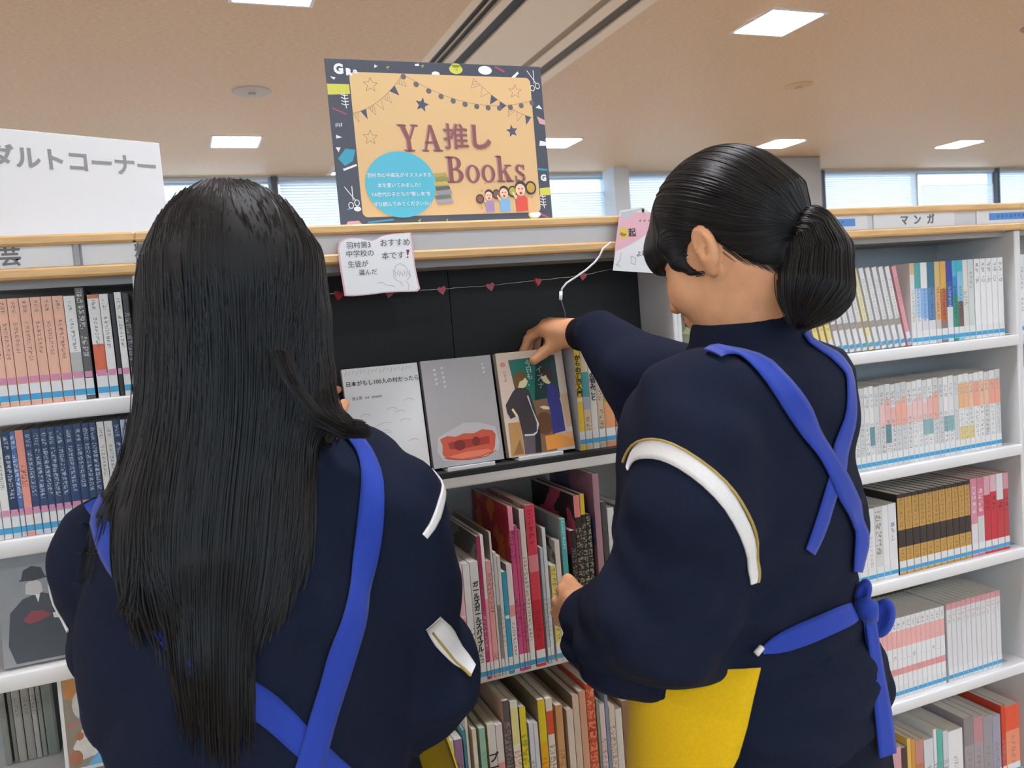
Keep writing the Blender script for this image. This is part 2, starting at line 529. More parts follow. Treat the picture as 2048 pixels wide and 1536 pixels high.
# ------------------------------------------------------------------ books
def book_material():
    m = bpy.data.materials.new('book_cover')
    m.use_nodes = True
    nt = m.node_tree
    N, L = nt.nodes, nt.links
    p = N['Principled BSDF']
    p.inputs['Roughness'].default_value = 0.38
    p.inputs['Specular IOR Level'].default_value = 0.4

    def attr(name):
        a = N.new('ShaderNodeAttribute'); a.attribute_type = 'OBJECT'; a.attribute_name = name
        return a

    def math_(op, a, b=None, c=None):
        n = N.new('ShaderNodeMath'); n.operation = op
        for i, x in enumerate((a, b, c)):
            if x is None: continue
            if isinstance(x, (int, float)): n.inputs[i].default_value = x
            else: L.new(x, n.inputs[i])
        return n.outputs[0]

    def mix(f, a, b):
        n = N.new('ShaderNodeMix'); n.data_type = 'RGBA'
        if isinstance(f, float): n.inputs[0].default_value = f
        else: L.new(f, n.inputs[0])
        L.new(a, n.inputs[6]); L.new(b, n.inputs[7])
        return n.outputs[2]

    uv = N.new('ShaderNodeUVMap')
    sp = N.new('ShaderNodeSeparateXYZ'); L.new(uv.outputs[0], sp.inputs[0])
    u, v = sp.outputs[0], sp.outputs[1]
    oi = N.new('ShaderNodeObjectInfo')
    base = attr('paper').outputs['Color']
    on_spine = math_('GREATER_THAN', v, -0.5)

    def between(lo, hi):
        return math_('MULTIPLY', math_('GREATER_THAN', v, lo), math_('LESS_THAN', v, hi))

    def sepxyz(a):
        s = N.new('ShaderNodeSeparateXYZ'); L.new(a.outputs['Vector'], s.inputs[0]); return s.outputs

    b1 = sepxyz(attr('band')); b2 = sepxyz(attr('band_two')); ti = sepxyz(attr('title')); au = sepxyz(attr('author'))
    col = mix(between(b1[0], b1[1]), base, attr('band_colour').outputs['Color'])
    col = mix(between(b2[0], b2[1]), col, attr('band_two_colour').outputs['Color'])
    # printed characters, too small to read: cells up the spine filled with stroke-like noise
    s = ti[2]
    cell = math_('DIVIDE', v, s)
    fr = math_('FRACT', cell)
    inside = math_('MULTIPLY', math_('GREATER_THAN', fr, 0.12), math_('LESS_THAN', fr, 0.9))
    inside = math_('MULTIPLY', inside, math_('LESS_THAN', math_('ABSOLUTE', u), math_('MULTIPLY', s, 0.42)))
    cx = N.new('ShaderNodeCombineXYZ')
    L.new(math_('MULTIPLY', math_('DIVIDE', u, s), 3.2), cx.inputs[0])
    L.new(math_('MULTIPLY', cell, 3.2), cx.inputs[1])
    L.new(math_('MULTIPLY', oi.outputs['Random'], 57.0), cx.inputs[2])
    nz = N.new('ShaderNodeTexNoise'); nz.inputs['Scale'].default_value = 1.0; nz.inputs['Detail'].default_value = 1.0
    L.new(cx.outputs[0], nz.inputs['Vector'])
    glyph = math_('MULTIPLY', math_('GREATER_THAN', nz.outputs['Fac'], 0.5), inside)
    rng = math_('MAXIMUM', between(ti[0], ti[1]), between(au[0], au[1]))
    glyph = math_('MULTIPLY', math_('MULTIPLY', glyph, rng), 0.7)
    col = mix(glyph, col, attr('ink').outputs['Color'])
    # side covers: plain colour with a printed picture of loose patches
    tc = N.new('ShaderNodeTexCoord')
    n2 = N.new('ShaderNodeTexNoise'); n2.inputs['Scale'].default_value = 14; n2.inputs['Detail'].default_value = 2
    mp = N.new('ShaderNodeMapping'); L.new(tc.outputs['Object'], mp.inputs[0])
    off = N.new('ShaderNodeCombineXYZ'); L.new(math_('MULTIPLY', oi.outputs['Random'], 31.0), off.inputs[2])
    L.new(off.outputs[0], mp.inputs['Location']); L.new(mp.outputs[0], n2.inputs['Vector'])
    art = sepxyz(attr('art'))[0]
    patch = math_('MULTIPLY', math_('GREATER_THAN', n2.outputs['Fac'], 0.53), art)
    side = mix(patch, attr('side').outputs['Color'], attr('art_colour').outputs['Color'])
    col = mix(on_spine, side, col)
    L.new(col, p.inputs['Base Color'])
    return m


M_book = book_material()
M_stickw = mat('sticker_white', '#e3e4e2', 0.45)
M_stickb = mat('sticker_blue', '#3fa0cf', 0.4)
M_pink = mat('genre_pink', '#d58fae', 0.5)
V3 = lambda h: list(lin(h))


def paint(o, paper, ink='#4a4644', title=(0.05, 0.12, 0.008), author=(9, 9, 0), band=None, band2=None, side=None, art=0.0, art_col='#888888'):
    o['paper'] = V3(paper)
    o['ink'] = V3(ink)
    o['title'] = [float(x) for x in title]
    o['author'] = [float(x) for x in author]
    o['band'] = [float(band[0]), float(band[1]), 0.0] if band else [9.0, 9.0, 0.0]
    o['band_colour'] = V3(band[2]) if band else [0.0, 0.0, 0.0]
    o['band_two'] = [float(band2[0]), float(band2[1]), 0.0] if band2 else [9.0, 9.0, 0.0]
    o['band_two_colour'] = V3(band2[2]) if band2 else [0.0, 0.0, 0.0]
    o['side'] = V3(side or paper)
    o['art'] = [float(art), 0.0, 0.0]
    o['art_colour'] = V3(art_col)


def book_mesh(t, h, d, hard=False):
    """spine faces -Y at y = 0, x from 0 to t, z from 0 to h; U-shaped cover"""
    c = 0.0022 if hard else 0.0008
    c = min(c, t * 0.25)
    bow = min(0.0025, t * 0.14) if hard else min(0.0007, t * 0.05)
    prof_o = [(0, d), (0, bow * 0.6), (t * 0.2, 0.0), (t * 0.8, 0.0), (t, bow * 0.6), (t, d)]
    prof_i = [(c, d), (c, c + bow * 0.6), (t * 0.24, c), (t * 0.76, c), (t - c, c + bow * 0.6), (t - c, d)]
    n = 6
    v = [(x, y, 0) for x, y in prof_o] + [(x, y, h) for x, y in prof_o] + [(x, y, 0) for x, y in prof_i] + [(x, y, h) for x, y in prof_i]
    f = []
    for i in range(n - 1):
        f.append((i, i + 1, n + i + 1, n + i))
        f.append((2 * n + i + 1, 2 * n + i, 3 * n + i, 3 * n + i + 1))
        f.append((n + i, n + i + 1, 3 * n + i + 1, 3 * n + i))
        f.append((i + 1, i, 2 * n + i, 2 * n + i + 1))
    f.append((0, n, 3 * n, 2 * n)); f.append((n - 1, 3 * n - 1, 4 * n - 1, 2 * n - 1))
    me = bpy.data.meshes.new('book')
    me.from_pydata(v, [], f)
    uvl = me.uv_layers.new(name='UVMap')
    spine = {4, 8, 12}
    for pi, pg in enumerate(me.polygons):
        for li in pg.loop_indices:
            co = me.vertices[me.loops[li].vertex_index].co
            uvl.data[li].uv = (co.x - t / 2, co.z) if pi in spine else (0, -1)
    return me


BOOKCOUNT = {}


def book(x, y, z, t, h, d, label, group, look, lean=0.0, hard=False, sticker=True, pink=False, name='book', cat='book', words=None, stz=0.006):
    o = link(name, book_mesh(t, h, d, hard), M_book)
    o.location = (x, y, z)
    o.rotation_euler = (0, lean, 0)
    setp(o, label, cat, group)
    paint(o, **look)
    e = 0.003 if hard else 0.0006
    c = 0.0024 if hard else 0.0009
    c = min(c, t * 0.26)
    MB().box(c, t - c, c + 0.001, d - 0.002, e, h - e).build('pages', M_pages, o)
    if sticker:
        w = t * 0.94
        x0 = t * 0.03
        MB().box(x0, x0 + w, -0.0005, 0.0002, stz, stz + 0.024, 0, 0).box(x0, x0 + w, -0.0008, -0.0005, stz + 0.001, stz + 0.0095, 0, 1).build('spine_label', [M_stickw, M_stickb], o)
    if pink:
        MB().box(t * 0.08, t * 0.92, -0.0006, 0.0002, stz + 0.0255, stz + 0.034).build('genre_tag', M_pink, o)
    if words:
        s, size, ztop, ink = words
        text('spine_lettering', '\n'.join(s), size, ink, o, Matrix.Translation((t / 2, -0.0012, ztop)) @ UPRIGHT, 0.0004, 0.0003, line=0.96)
    return o


ORD = ['first', 'second', 'third', 'fourth', 'fifth', 'sixth', 'seventh', 'eighth', 'ninth', 'tenth', 'eleventh', 'twelfth', 'thirteenth', 'fourteenth', 'fifteenth', 'sixteenth', 'seventeenth', 'eighteenth', 'nineteenth', 'twentieth']
ORD += ['twenty-' + x for x in ORD[:9]] + ['thirtieth'] + ['thirty-' + x for x in ORD[:9]] + ['fortieth']


def row(items, frame, ym, Z, Y, depth, place, group, d=0.11, pink=False, hard=False, xmax=None, stz=0.006):
    """items measured in a crop: (x_left, x_right, y_top or None, words for the label, look, extras)"""
    ox, oy, sc = frame
    n = 0
    last = -9
    for it in items:
        xl, xr, yt, desc, look = it[:5]
        ex = dict(it[5]) if len(it) > 5 else {}
        yq = ex.pop('ym', ym)
        yf = ex.pop('Y', Y)
        zz = ex.pop('z', Z)
        px0, px1 = ox + xl / sc, ox + xr / sc
        y0 = yq if not callable(yq) else yq(xl)
        y1 = yq if not callable(yq) else yq(xr)
        X0 = at(px0, oy + y0 / sc, yf).x
        X1 = at(px1, oy + y1 / sc, yf).x
        X0 = max(X0, last + 0.0004)
        if xmax is not None and X1 > xmax: break
        h = ex.pop('h', None)
        if h is None:
            h = at((px0 + px1) / 2, oy + yt / sc, yf).z - zz
        t = max(X1 - X0 - 0.0006, 0.0035)
        last = X0 + t
        lab = desc + ', ' + ORD[n] + ' along ' + place
        book(X0, yf, zz + 0.0006, t, h, ex.pop('d', d), lab, group, look, pink=ex.pop('pink', pink), hard=ex.pop('hard', hard), stz=stz, **ex)
        n += 1
    return last


C4 = (0, 450, 2.3625)
peach = dict(paper='#eab69c', ink='#6b4a3a', title=(0.075, 0.115, 0.0058), author=(0.128, 0.144, 0.0042), band=(0.117, 0.124, '#f0b79a'))
white_l = dict(paper='#e6e4e0', ink='#55504e', title=(0.07, 0.115, 0.0055), author=(0.125, 0.14, 0.004))
G1n = 'paperbacks on the top shelf of the left bookcase'
P1 = 'the top left shelf'
ymL1 = lambda x: 860 - 0.105 * x
rL1 = [(-80, -42, None, 'white paperback', white_l, dict(h=.147)), (-42, 4, None, 'white paperback with a printed foot', white_l, dict(h=.148))]
for a, b in ((5, 49), (50, 94), (95, 149), (150, 202), (203, 251), (252, 304), (305, 356)):
    rL1.append((a, b, None, 'peach paperback with a light dot on its spine', dict(peach, title=(0.06 + random.random() * 0.02, 0.115, 0.0058)), dict(h=.1485)))
rL1 += [(357, 412, None, 'white paperback with a grey patterned foot', dict(white_l, band=(0.035, 0.068, '#b9b8b4')), dict(h=.1475)),
        (413, 455, None, 'taller dark grey book', dict(paper='#5c5856', ink='#d5d1cc', title=(0.10, 0.155, 0.0085), author=(0.06, 0.09, 0.005)), dict(h=.158)),
        (467, 522, None, 'white paperback with a red floral foot', dict(white_l, band=(0.035, 0.077, '#dd6a44'), band2=(0.142, 0.149, '#c97a58')), dict(h=.1475)),
        (523, 566, None, 'white paperback with thin grey print', white_l, dict(h=.1475)),
        (570, 592, None, 'thin black paperback', dict(paper='#2c2827', ink='#888', title=(9, 9, .01)), dict(h=.1465, sticker=False)),
        (593, 627, None, 'white paperback with dark print', white_l, dict(h=.149)),
        (631, 660, None, 'black paperback half behind hair', dict(paper='#3a3634', ink='#999999'), dict(h=.147)),
        (661, 700, None, 'white paperback behind the long hair', white_l, dict(h=.148))]
row([i[:2] + i[2:] for i in rL1], C4, ymL1, 1.268, 1.312, None, P1, G1n, d=0.105, pink=True, xmax=-0.0605)

G2n = 'paperbacks on the second shelf of the left bookcase'
P2 = 'the second left shelf'
navy = dict(paper='#2f466c', ink='#c4cbd6', title=(0.055, 0.118, 0.0065), author=(0.125, 0.143, 0.0048), band=(0.0, 0.035, '#c8cdd4'), side='#c9c9c6')
ymL2 = lambda x: 1170 - 0.12 * x
rL2 = [(-62, -18, None, 'white paperback', white_l), (-17, 24, None, 'white paperback with pale print', white_l),
       (25, 66, None, 'dark navy paperback', dict(navy, paper='#22385a')), (67, 91, None, 'thin bright blue paperback', dict(navy, paper='#4a6fae', ink='#dfe6ef')),
       (92, 131, None, 'salmon pink paperback', dict(paper='#e99b8b', ink='#5a3a36', title=(0.07, 0.10, 0.008)))]
xs = [132, 170, 208, 243, 280, 319, 367, 406, 441, 474]
for a, b in zip(xs[:-1], xs[1:]):
    rL2.append((a, b - 2, None, 'navy blue paperback of a series', dict(navy, title=(0.05 + .01 * random.random(), 0.12, 0.0065))))
rL2 += [(476, 510, None, 'white paperback with one dark title', white_l), (512, 552, None, 'white paperback with two lines of print', white_l),
        (553, 585, None, 'navy paperback near the loose hair', navy), (587, 612, None, 'pale blue paperback near the loose hair', dict(white_l, paper='#c3cbe0')),
        (614, 650, None, 'white paperback near the loose hair', white_l), (652, 700, None, 'grey paperback behind the long hair', dict(white_l, paper='#bcbab8'))]
row([i + (dict(h=.1485 + 0.001 * random.random()),) for i in rL2], C4, ymL2, 1.085, 1.312, None, P2, G2n, d=0.105, pink=True, xmax=-0.0605)

# old grey books at the back of the low left shelf
frL = (0, 1080, 3.37)
og = [('#8d8a80', 5, 55), ('#7a766d', 70, 100), ('#a39c92', 100, 158), ('#99938a', 163, 222), ('#a8a49c', 225, 262), ('#8a877f', 266, 300), ('#7e7f74', 303, 385)]
row([(a, b, None, 'faded grey cloth book' if i % 2 else 'dull brown-grey old book', dict(paper=c, ink='#6d675f', title=(0.07, 0.1, 0.006)), dict(h=.128 + .004 * (i % 3), sticker=False)) for i, (c, a, b) in enumerate(og)],
    frL, 1250, 0.716, 1.43, None, 'the low left shelf', 'old grey books on a low left shelf', d=0.07, hard=True)

# magazines on the middle shelf
C6 = (860, 920, 2.493)
G3 = 'magazines and large books on the middle shelf'
P3 = 'the magazine shelf'
w_ = '#e3e2df'
rM = [(58, 90, 520, 'white large paperback with black print', dict(paper=w_, ink='#2c2a2a', title=(0.10, 0.19, 0.010))),
      (93, 112, 548, 'thin maroon booklet', dict(paper='#b2475c', ink='#e8b8bf')),
      (176, 208, 515, 'pink-edged book with a lavender side cover', dict(paper='#efd6dc', ink='#d58aa8', title=(0.02, 0.12, 0.02), side='#9298bd', band=(0.12, 0.20, '#e9b7c4')), dict(hard=True)),
      (209, 243, 512, 'white book with a pink mark', dict(paper='#e7e8e6', ink='#66605e', author=(0.03, 0.055, 0.009), title=(0.08, 0.10, 0.02))),
      (244, 286, 500, 'white book with large black handwritten title', dict(paper='#e4e4e1', ink='#55504e', title=(9, 9, .01), author=(0.03, 0.05, 0.008)), dict(words=('ガールズガールズバイブル', 0.0108, 0.112, M_ink))),
      (287, 305, 372, 'magenta-spined magazine', dict(paper='#b83f70', ink='#e7a5c0', side='#97928d', art=1, art_col='#5a5450', band=(0.16, 0.30, '#a8305a'))),
      (306, 322, 366, 'tall white magazine', dict(paper='#efe9e6', ink='#e9a0ad', title=(9, 9, .01), side='#dcd8d4', band=(0.0, 0.14, '#f3a8b4'))),
      (323, 349, 495, 'salmon pink book with black title', dict(paper='#ecaaa6', ink='#6a4340', title=(0.115, 0.185, 0.008), author=(0.03, 0.045, 0.006))),
      (350, 361, 350, 'thin tall white magazine with a tan cover', dict(paper='#d8d8d5', ink='#999', side='#a89c8c', title=(0.16, 0.2, 0.006))),
      (362, 378, 452, 'pale grey book with a brown stripe', dict(paper='#cfd0ce', ink='#777', band=(0.03, 0.125, '#8f8781'))),
      (379, 396, 470, 'narrow white book', dict(paper='#dfdcd9', ink='#aaa')),
      (397, 420, 552, 'bright cyan book with a white heart', dict(paper='#3aa3c6', ink='#d9eef4', title=(9, 9, .01), band=(0.098, 0.104, '#dfeef2'))),
      (421, 450, 512, 'white book with pink and blue print', dict(paper='#ebe3e4', ink='#6a6470', title=(0.03, 0.09, 0.007), side='#7d6a66', art=1, art_col='#c9b5b0', band=(0.10, 0.12, '#e6a39d'))),
      (451, 475, 222, 'magenta magazine with a red and orange cover', dict(paper='#d2588c', ink='#7a2a6a', title=(0.06, 0.13, 0.010), author=(0.19, 0.25, 0.009), side='#c23a48', art=1, art_col='#e08038', band=(0.25, 0.31, '#eb9db2'))),
      (476, 490, 318, 'slim hot pink magazine', dict(paper='#d4547f', ink='#8a2a5a', side='#c77a9a')),
      (491, 503, 340, 'slim mauve magazine', dict(paper='#c06a86', ink='#7a3a5a', side='#b98aa0')),
      (504, 530, 238, 'tall cream magazine with fine black print', dict(paper='#e8dfd6', ink='#5f5855', title=(0.05, 0.2, 0.0075), side='#b8a8a4', art=1, art_col='#8e8a88')),
      (534, 582, 214, 'thick red-pink magazine', dict(paper='#d9465c', ink='#8f2238', title=(0.05, 0.1, 0.012), author=(0.22, 0.28, 0.011), side='#d58078', art=1, art_col='#e3c0b4', band=(0.03, 0.12, '#c22f3e'), band2=(0.17, 0.2, '#e08a92'))),
      (592, 607, 430, 'slim grey-blue magazine', dict(paper='#b9c2c8', ink='#888')),
      (608, 626, 330, 'tall white blank-spined magazine', dict(paper='#dadfe0', ink='#aaa', side='#a9a7a5')),
      (636, 664, 520, 'cream book with a yellow title panel', dict(paper='#ece4cc', ink='#8a7a3a', title=(0.04, 0.17, 0.009), band=(0.035, 0.18, '#e8d878'), side='#dcd8d2')),
      (665, 690, 395, 'off-white book with a brown photo on its cover', dict(paper='#e4dcd4', ink='#b09a80', side='#d4d1ce', art=1, art_col='#7a675c')),
      (700, 726, 285, 'teal-spined magazine with a grey cover', dict(paper='#4fb3b4', ink='#dff0f0', title=(0.2, 0.26, 0.006), side='#a3aaa8', art=1, art_col='#7fa9b0')),
      (744, 772, 345, 'black magazine', dict(paper='#262525', ink='#7d7872', title=(0.05, 0.2, 0.01), side='#ad2f4f', art=1, art_col='#2a2024')),
      (773, 803, 168, 'black magazine with a salmon head to its spine', dict(paper='#2a2725', ink='#a59d86', title=(0.08, 0.235, 0.013), band=(0.252, 0.33, '#e88a86'), side='#332e30', art=1, art_col='#c8506e')),
      (804, 826, 160, 'black magazine with a yellow head to its spine', dict(paper='#2c2a28', ink='#b0a78c', title=(0.05, 0.24, 0.012), band=(0.255, 0.33, '#e6c440'), side='#555')),
      (828, 850, 262, 'black music book with gold lettering', dict(paper='#24272c', ink='#b9ae86', title=(0.08, 0.25, 0.012), side='#3a3a3a')),
      (872, 902, 60, 'tall magazine with a purple and pink cover', dict(paper='#b48a98', ink='#554', side='#a5788a', art=1, art_col='#6d6485')),
      (904, 930, 200, 'dark grey large book behind the sleeve', dict(paper='#4d4a4c', ink='#aaa')),
      (932, 965, 230, 'white large book behind the sleeve', dict(paper=w_, ink='#777')),
      (967, 990, 260, 'red large book behind the sleeve', dict(paper='#b5434a', ink='#eee')),
      (992, 1040, 220, 'blue-grey large book behind the sleeve', dict(paper='#7d8ea0', ink='#eee'))]
ymM = lambda x: 1085 - 0.2 * (x - 200)
row(rM, C6, ymM, 0.722, 1.302, None, P3, G3, d=0.19)

# books on the low middle shelf: only their upper parts are in the picture
G4 = 'books on the low middle shelf'
P4 = 'the low middle shelf'
rB = [(85, 128, 1400, 'yellow-footed white book', dict(paper='#e5e0cf', ink='#777', band=(0.0, 0.2, '#e2d24a'))),
      (130, 172, 1392, 'dusty purple book with dark print', dict(paper='#9c82a8', ink='#54425e', title=(0.17, 0.235, 0.013))),
      (176, 190, 1345, 'slim teal book', dict(paper='#4796a2', ink='#dff')),
      (191, 204, 1240, 'slim tall white book', dict(paper='#e3e2e2', ink='#aaa')),
      (222, 243, 1340, 'cream book with pastel print', dict(paper='#efe2c8', ink='#a89a88', title=(0.1, 0.18, 0.010), band=(0.22, 0.26, '#f1efe8'))),
      (256, 286, 1335, 'mint green book', dict(paper='#a3d3c0', ink='#86b5a4', title=(0.12, 0.24, 0.010))),
      (297, 337, 1316, 'white book with large black kana title', dict(paper='#e9e9ea', ink='#333', title=(9, 9, .01), side='#cfc47a'), dict(words=('プーさんのお', 0.0185, 0.178, M_ink))),
      (338, 372, 1316, 'white book with pink round marks', dict(paper='#e9e4e4', ink='#c9a5a8', band=(0.155, 0.21, '#eaa6a2'))),
      (380, 413, 1196, 'charcoal book with pale speckled print', dict(paper='#625c60', ink='#a29a9e', title=(0.1, 0.28, 0.014), side='#c8a898')),
      (418, 455, 1200, 'pale yellow-headed book with red print', dict(paper='#ecead9', ink='#d97a74', title=(0.14, 0.225, 0.016), band=(0.235, 0.30, '#eee6a2'), side='#a5a598')),
      (460, 492, 1230, 'bright yellow book with green print', dict(paper='#e9d840', ink='#8f9a3a', title=(0.13, 0.25, 0.016), side='#4d5340')),
      (500, 523, 1310, 'slim white book with blue-grey print', dict(paper='#dfe3ea', ink='#8a92a0', title=(0.1, 0.2, 0.009))),
      (524, 545, 1310, 'slim pale blue book', dict(paper='#dde2ea', ink='#a0a6b4', title=(0.1, 0.16, 0.008))),
      (552, 588, 1192, 'golden yellow book with orange print', dict(paper='#e9b52a', ink='#dd7f22', title=(0.1, 0.2, 0.018), band=(0.225, 0.30, '#e3cf30'), side='#b59a78')),
      (592, 625, 1185, 'white book with a red mark at its head', dict(paper='#eadfd0', ink='#8a7468', title=(0.1, 0.215, 0.013), band=(0.235, 0.278, '#dc5a3e'))),
      (638, 672, 1220, 'tan book', dict(paper='#d0a070', ink='#9a6f48', title=(0.12, 0.2, 0.014))),
      (690, 722, 1245, 'pinkish white book with a pale head', dict(paper='#e2d2c6', ink='#b8a498', side='#c0a68e')),
      (723, 755, 1170, 'tall beige book', dict(paper='#d6c4ae', ink='#b39e88', side='#8a7862')),
      (757, 790, 1150, 'tall salmon-edged book', dict(paper='#dca888', ink='#c48a6a')),
      (792, 833, 1112, 'red and orange large book', dict(paper='#d2523f', ink='#e5a884', title=(0.1, 0.3, 0.02), band=(0.2, 0.24, '#c23a32'))),
      (838, 850, 1190, 'slim green book', dict(paper='#8d9c82', ink='#556')),
      (852, 878, 1215, 'pale pink book with blue print', dict(paper='#e6d0d0', ink='#9a8a98', title=(0.1, 0.2, 0.01))),
      (880, 896, 1165, 'slim blue-grey tall book', dict(paper='#8a97ad', ink='#dde')),
      (898, 926, 1225, 'cream book beside the yellow apron', dict(paper='#e6d8c8', ink='#8a7a70', title=(0.1, 0.22, 0.011))),
      (928, 960, 1240, 'white book behind the yellow apron', dict(paper='#e6e0d8', ink='#998')),
      (962, 1000, 1200, 'brown book behind the yellow apron', dict(paper='#9a7558', ink='#ddc'))]
ymB = lambda x: 1530 - 0.25 * (x - 100)
row(rB, C6, ymB, 0.36, 1.302, None, P4, G4, d=0.2)

# upright books right of the displayed ones
C5 = (1100, 680, 6.4)
G5 = 'upright books at the end of the display shelf'
P5 = 'the display shelf row'
bodyw = dict(paper='#e4ddd0', ink='#4c4744')
rD = [(398, 470, None, 'yellow book with black title and a plain grey side', dict(paper='#efc92e', ink='#3a3020', title=(9, 9, .01), side='#b9b8bd', band=(0.088, 0.094, '#efe6c0')), dict(words=('からの経済入門', 0.0112, 0.134, M_ink))),
      (472, 560, None, 'cream book with a teal blot and a grey square', dict(paper='#ddc7a4', ink='#8a7a68', title=(0.03, 0.06, 0.010), band=(0.095, 0.14, '#4aa0a0'), band2=(0.073, 0.094, '#a9aec0'))),
      (562, 645, None, 'white book with dark title', dict(paper='#e2ddd2', ink='#3a3634', title=(9, 9, .01)), dict(words=('の悩みごと', 0.0108, 0.112, M_ink))),
      (647, 730, None, 'beige book with brown print', dict(paper='#cdb59a', ink='#5a4636', title=(0.03, 0.07, 0.010), author=(0.085, 0.11, 0.012))),
      (732, 860, None, 'orange book with a green head', dict(paper='#e8a06a', ink='#c77f4c', title=(9, 9, .01), band=(0.082, 0.14, '#8fae4a'))),
      (862, 945, None, 'brick brown book', dict(paper='#a5603f', ink='#d9a080', title=(0.04, 0.06, 0.012), band=(0.10, 0.14, '#8a4a30'))),
      (948, 1040, None, 'pale yellow-green book', dict(paper='#d9cf80', ink='#8a8a50', title=(9, 9, .01), band=(0.075, 0.12, '#7f9a5e'))),
      (1042, 1110, None, 'white book behind the sleeve', dict(bodyw)), (1112, 1180, None, 'sky blue book behind the sleeve', dict(bodyw, paper='#8fb5d0'))]
row([i[:5] + (dict({'h': .187 + .001 * (k % 2)}, **(i[5] if len(i) > 5 else {})),) for k, i in enumerate(rD)], C5, lambda x: 1440 - 0.16 * (x - 400), 1.0885, 1.318, None, P5, G5, d=0.098, stz=0.010)

# ---------------- right-hand comics
CR1 = (1650, 380, 4.5176)
G6 = 'comics on the top shelf of the right bookcase'
P6 = 'the top comic shelf from the ponytail'
comicw = dict(paper='#e2e1de', ink='#aaa6a2', title=(0.06, 0.15, 0.007), band=(0.048, 0.062, '#a5998c'))
# leaning white series
ZR1 = 1.2086
leanA = math.radians(-12.5)
xa = at(CR1[0] + 30 / CR1[2], CR1[1] + 1420 / CR1[2], 1.315).x
k = 0
for px0, lk, ds in [(-136, 'c', ''), (-77, 'c', ''), (-18, 'c', ''), (41, 'c', '')] + [(100 + i * 58, 'w', '') for i in range(11)] + [(738, 'p', 'dusty pink')]:
    X = at(CR1[0] + (px0 + 12) / CR1[2], CR1[1] + (1430 - 0.1 * px0) / CR1[2], 1.315).x
    col = {'c': '#e6d48e', 'w': '#e3e2e0', 'p': '#dcA0a4'}[lk]
    lkd = dict(comicw, paper=col)
    if lk == 'w' and k in (9,): lkd['paper'] = '#eadfb0'
    if lk == 'c': lkd = dict(paper=col, ink='#b59a50', title=(0.05, 0.15, 0.008))
    if lk == 'p': lkd = dict(paper=col, ink='#b87078', title=(0.09, 0.15, 0.008))
    nm = {'c': 'cream-yellow comic', 'w': 'white comic with a brown-grey spine mark', 'p': 'dusty pink comic'}[lk]
    book(X, 1.315, ZR1 + 0.0006, 0.0112, 0.174, 0.112, nm + ', ' + ORD[k] + ' leaning behind the ponytail', G6, lkd, lean=leanA, name='comic_book', cat='comic book')
    k += 1
rC1 = [(790, 832, 'white comic with a tan head', dict(paper='#e3e0db', ink='#9a9690', band=(0.15, 0.18, '#d8b890'))),
       (833, 885, 'light blue comic with a teal head', dict(paper='#b5cfe6', ink='#6a7a90', band=(0.12, 0.18, '#58a5a6'), band2=(0.0, 0.06, '#e2e0de'))),
       (886, 945, 'light blue comic with a white head', dict(paper='#8db6e2', ink='#5a6a86', band=(0.12, 0.18, '#e8e6e2'), band2=(0.0, 0.055, '#d9d8d8'))),
       (946, 1010, 'mid blue comic with a dark teal head', dict(paper='#5d86b0', ink='#2f4a6a', band=(0.12, 0.18, '#3d7086'), band2=(0.0, 0.05, '#dcdad8'))),
       (1011, 1060, 'tan comic', dict(paper='#dfab74', ink='#7a5638', band=(0.12, 0.18, '#d6b878'), band2=(0.0, 0.05, '#c9c2bc'))),
       (1061, 1114, 'rust brown comic with a yellow head', dict(paper='#b9693f', ink='#6a3a24', band=(0.115, 0.18, '#dca94c'), band2=(0.0, 0.045, '#8a7a78'))),
       (1115, 1168, 'indigo-headed comic with a white foot', dict(paper='#3f5a9c', ink='#c5d0e6', band=(0.13, 0.18, '#3a44a0'), band2=(0.0, 0.075, '#d5dcd8'))),
       (1169, 1212, 'green-footed comic with a blue head', dict(paper='#3f86c4', ink='#1f3a5a', band=(0.0, 0.1, '#2f8f6c'), band2=(0.14, 0.18, '#46b4c8'))),
       (1213, 1262, 'dark-figured comic with a turquoise head', dict(paper='#86c0d6', ink='#3a3432', band=(0.02, 0.085, '#71605a'), band2=(0.15, 0.18, '#3fb0c8'))),
       (1263, 1308, 'pale grey comic with a brown blot', dict(paper='#dad7d2', ink='#8c7a6c', title=(0.07, 0.11, 0.012))),
       (1309, 1362, 'pale green-grey comic', dict(paper='#cfd6d0', ink='#6a7a70', title=(0.11, 0.15, 0.01)))]
for i in range(5):
    rC1.append((1368 + i * 52, 1418 + i * 52, 'white comic with black dashes under its head', dict(paper='#ebeae8', ink='#6d6965', title=(0.12, 0.135, 0.012), author=(0.145, 0.165, 0.005))))
end1 = row([(a, b, None, ds, lk, dict(h=.1745, name='comic_book', cat='comic book')) for a, b, ds, lk in rC1], CR1, lambda x: 1345 - 0.11 * (x - 770), 1.208, 1.315, None, 'the upright top comic row', G6, d=0.112)


def bookend(X, Z, Y, label):
    t = thing('bookend', label, 'bookend', (X, Y, Z), 0, 'clear plastic bookends on the comic shelves')
    m = mat('bookend_plastic', '#c3c6c8', 0.25)
    MB().box(-0.002, 0.002, 0, 0.09, 0.0008, 0.14, 0.0015).build('upright_plate', m, t)
    MB().box(0.002, 0.022, 0, 0.09, 0.0008, 0.003).build('foot_plate', m, t)


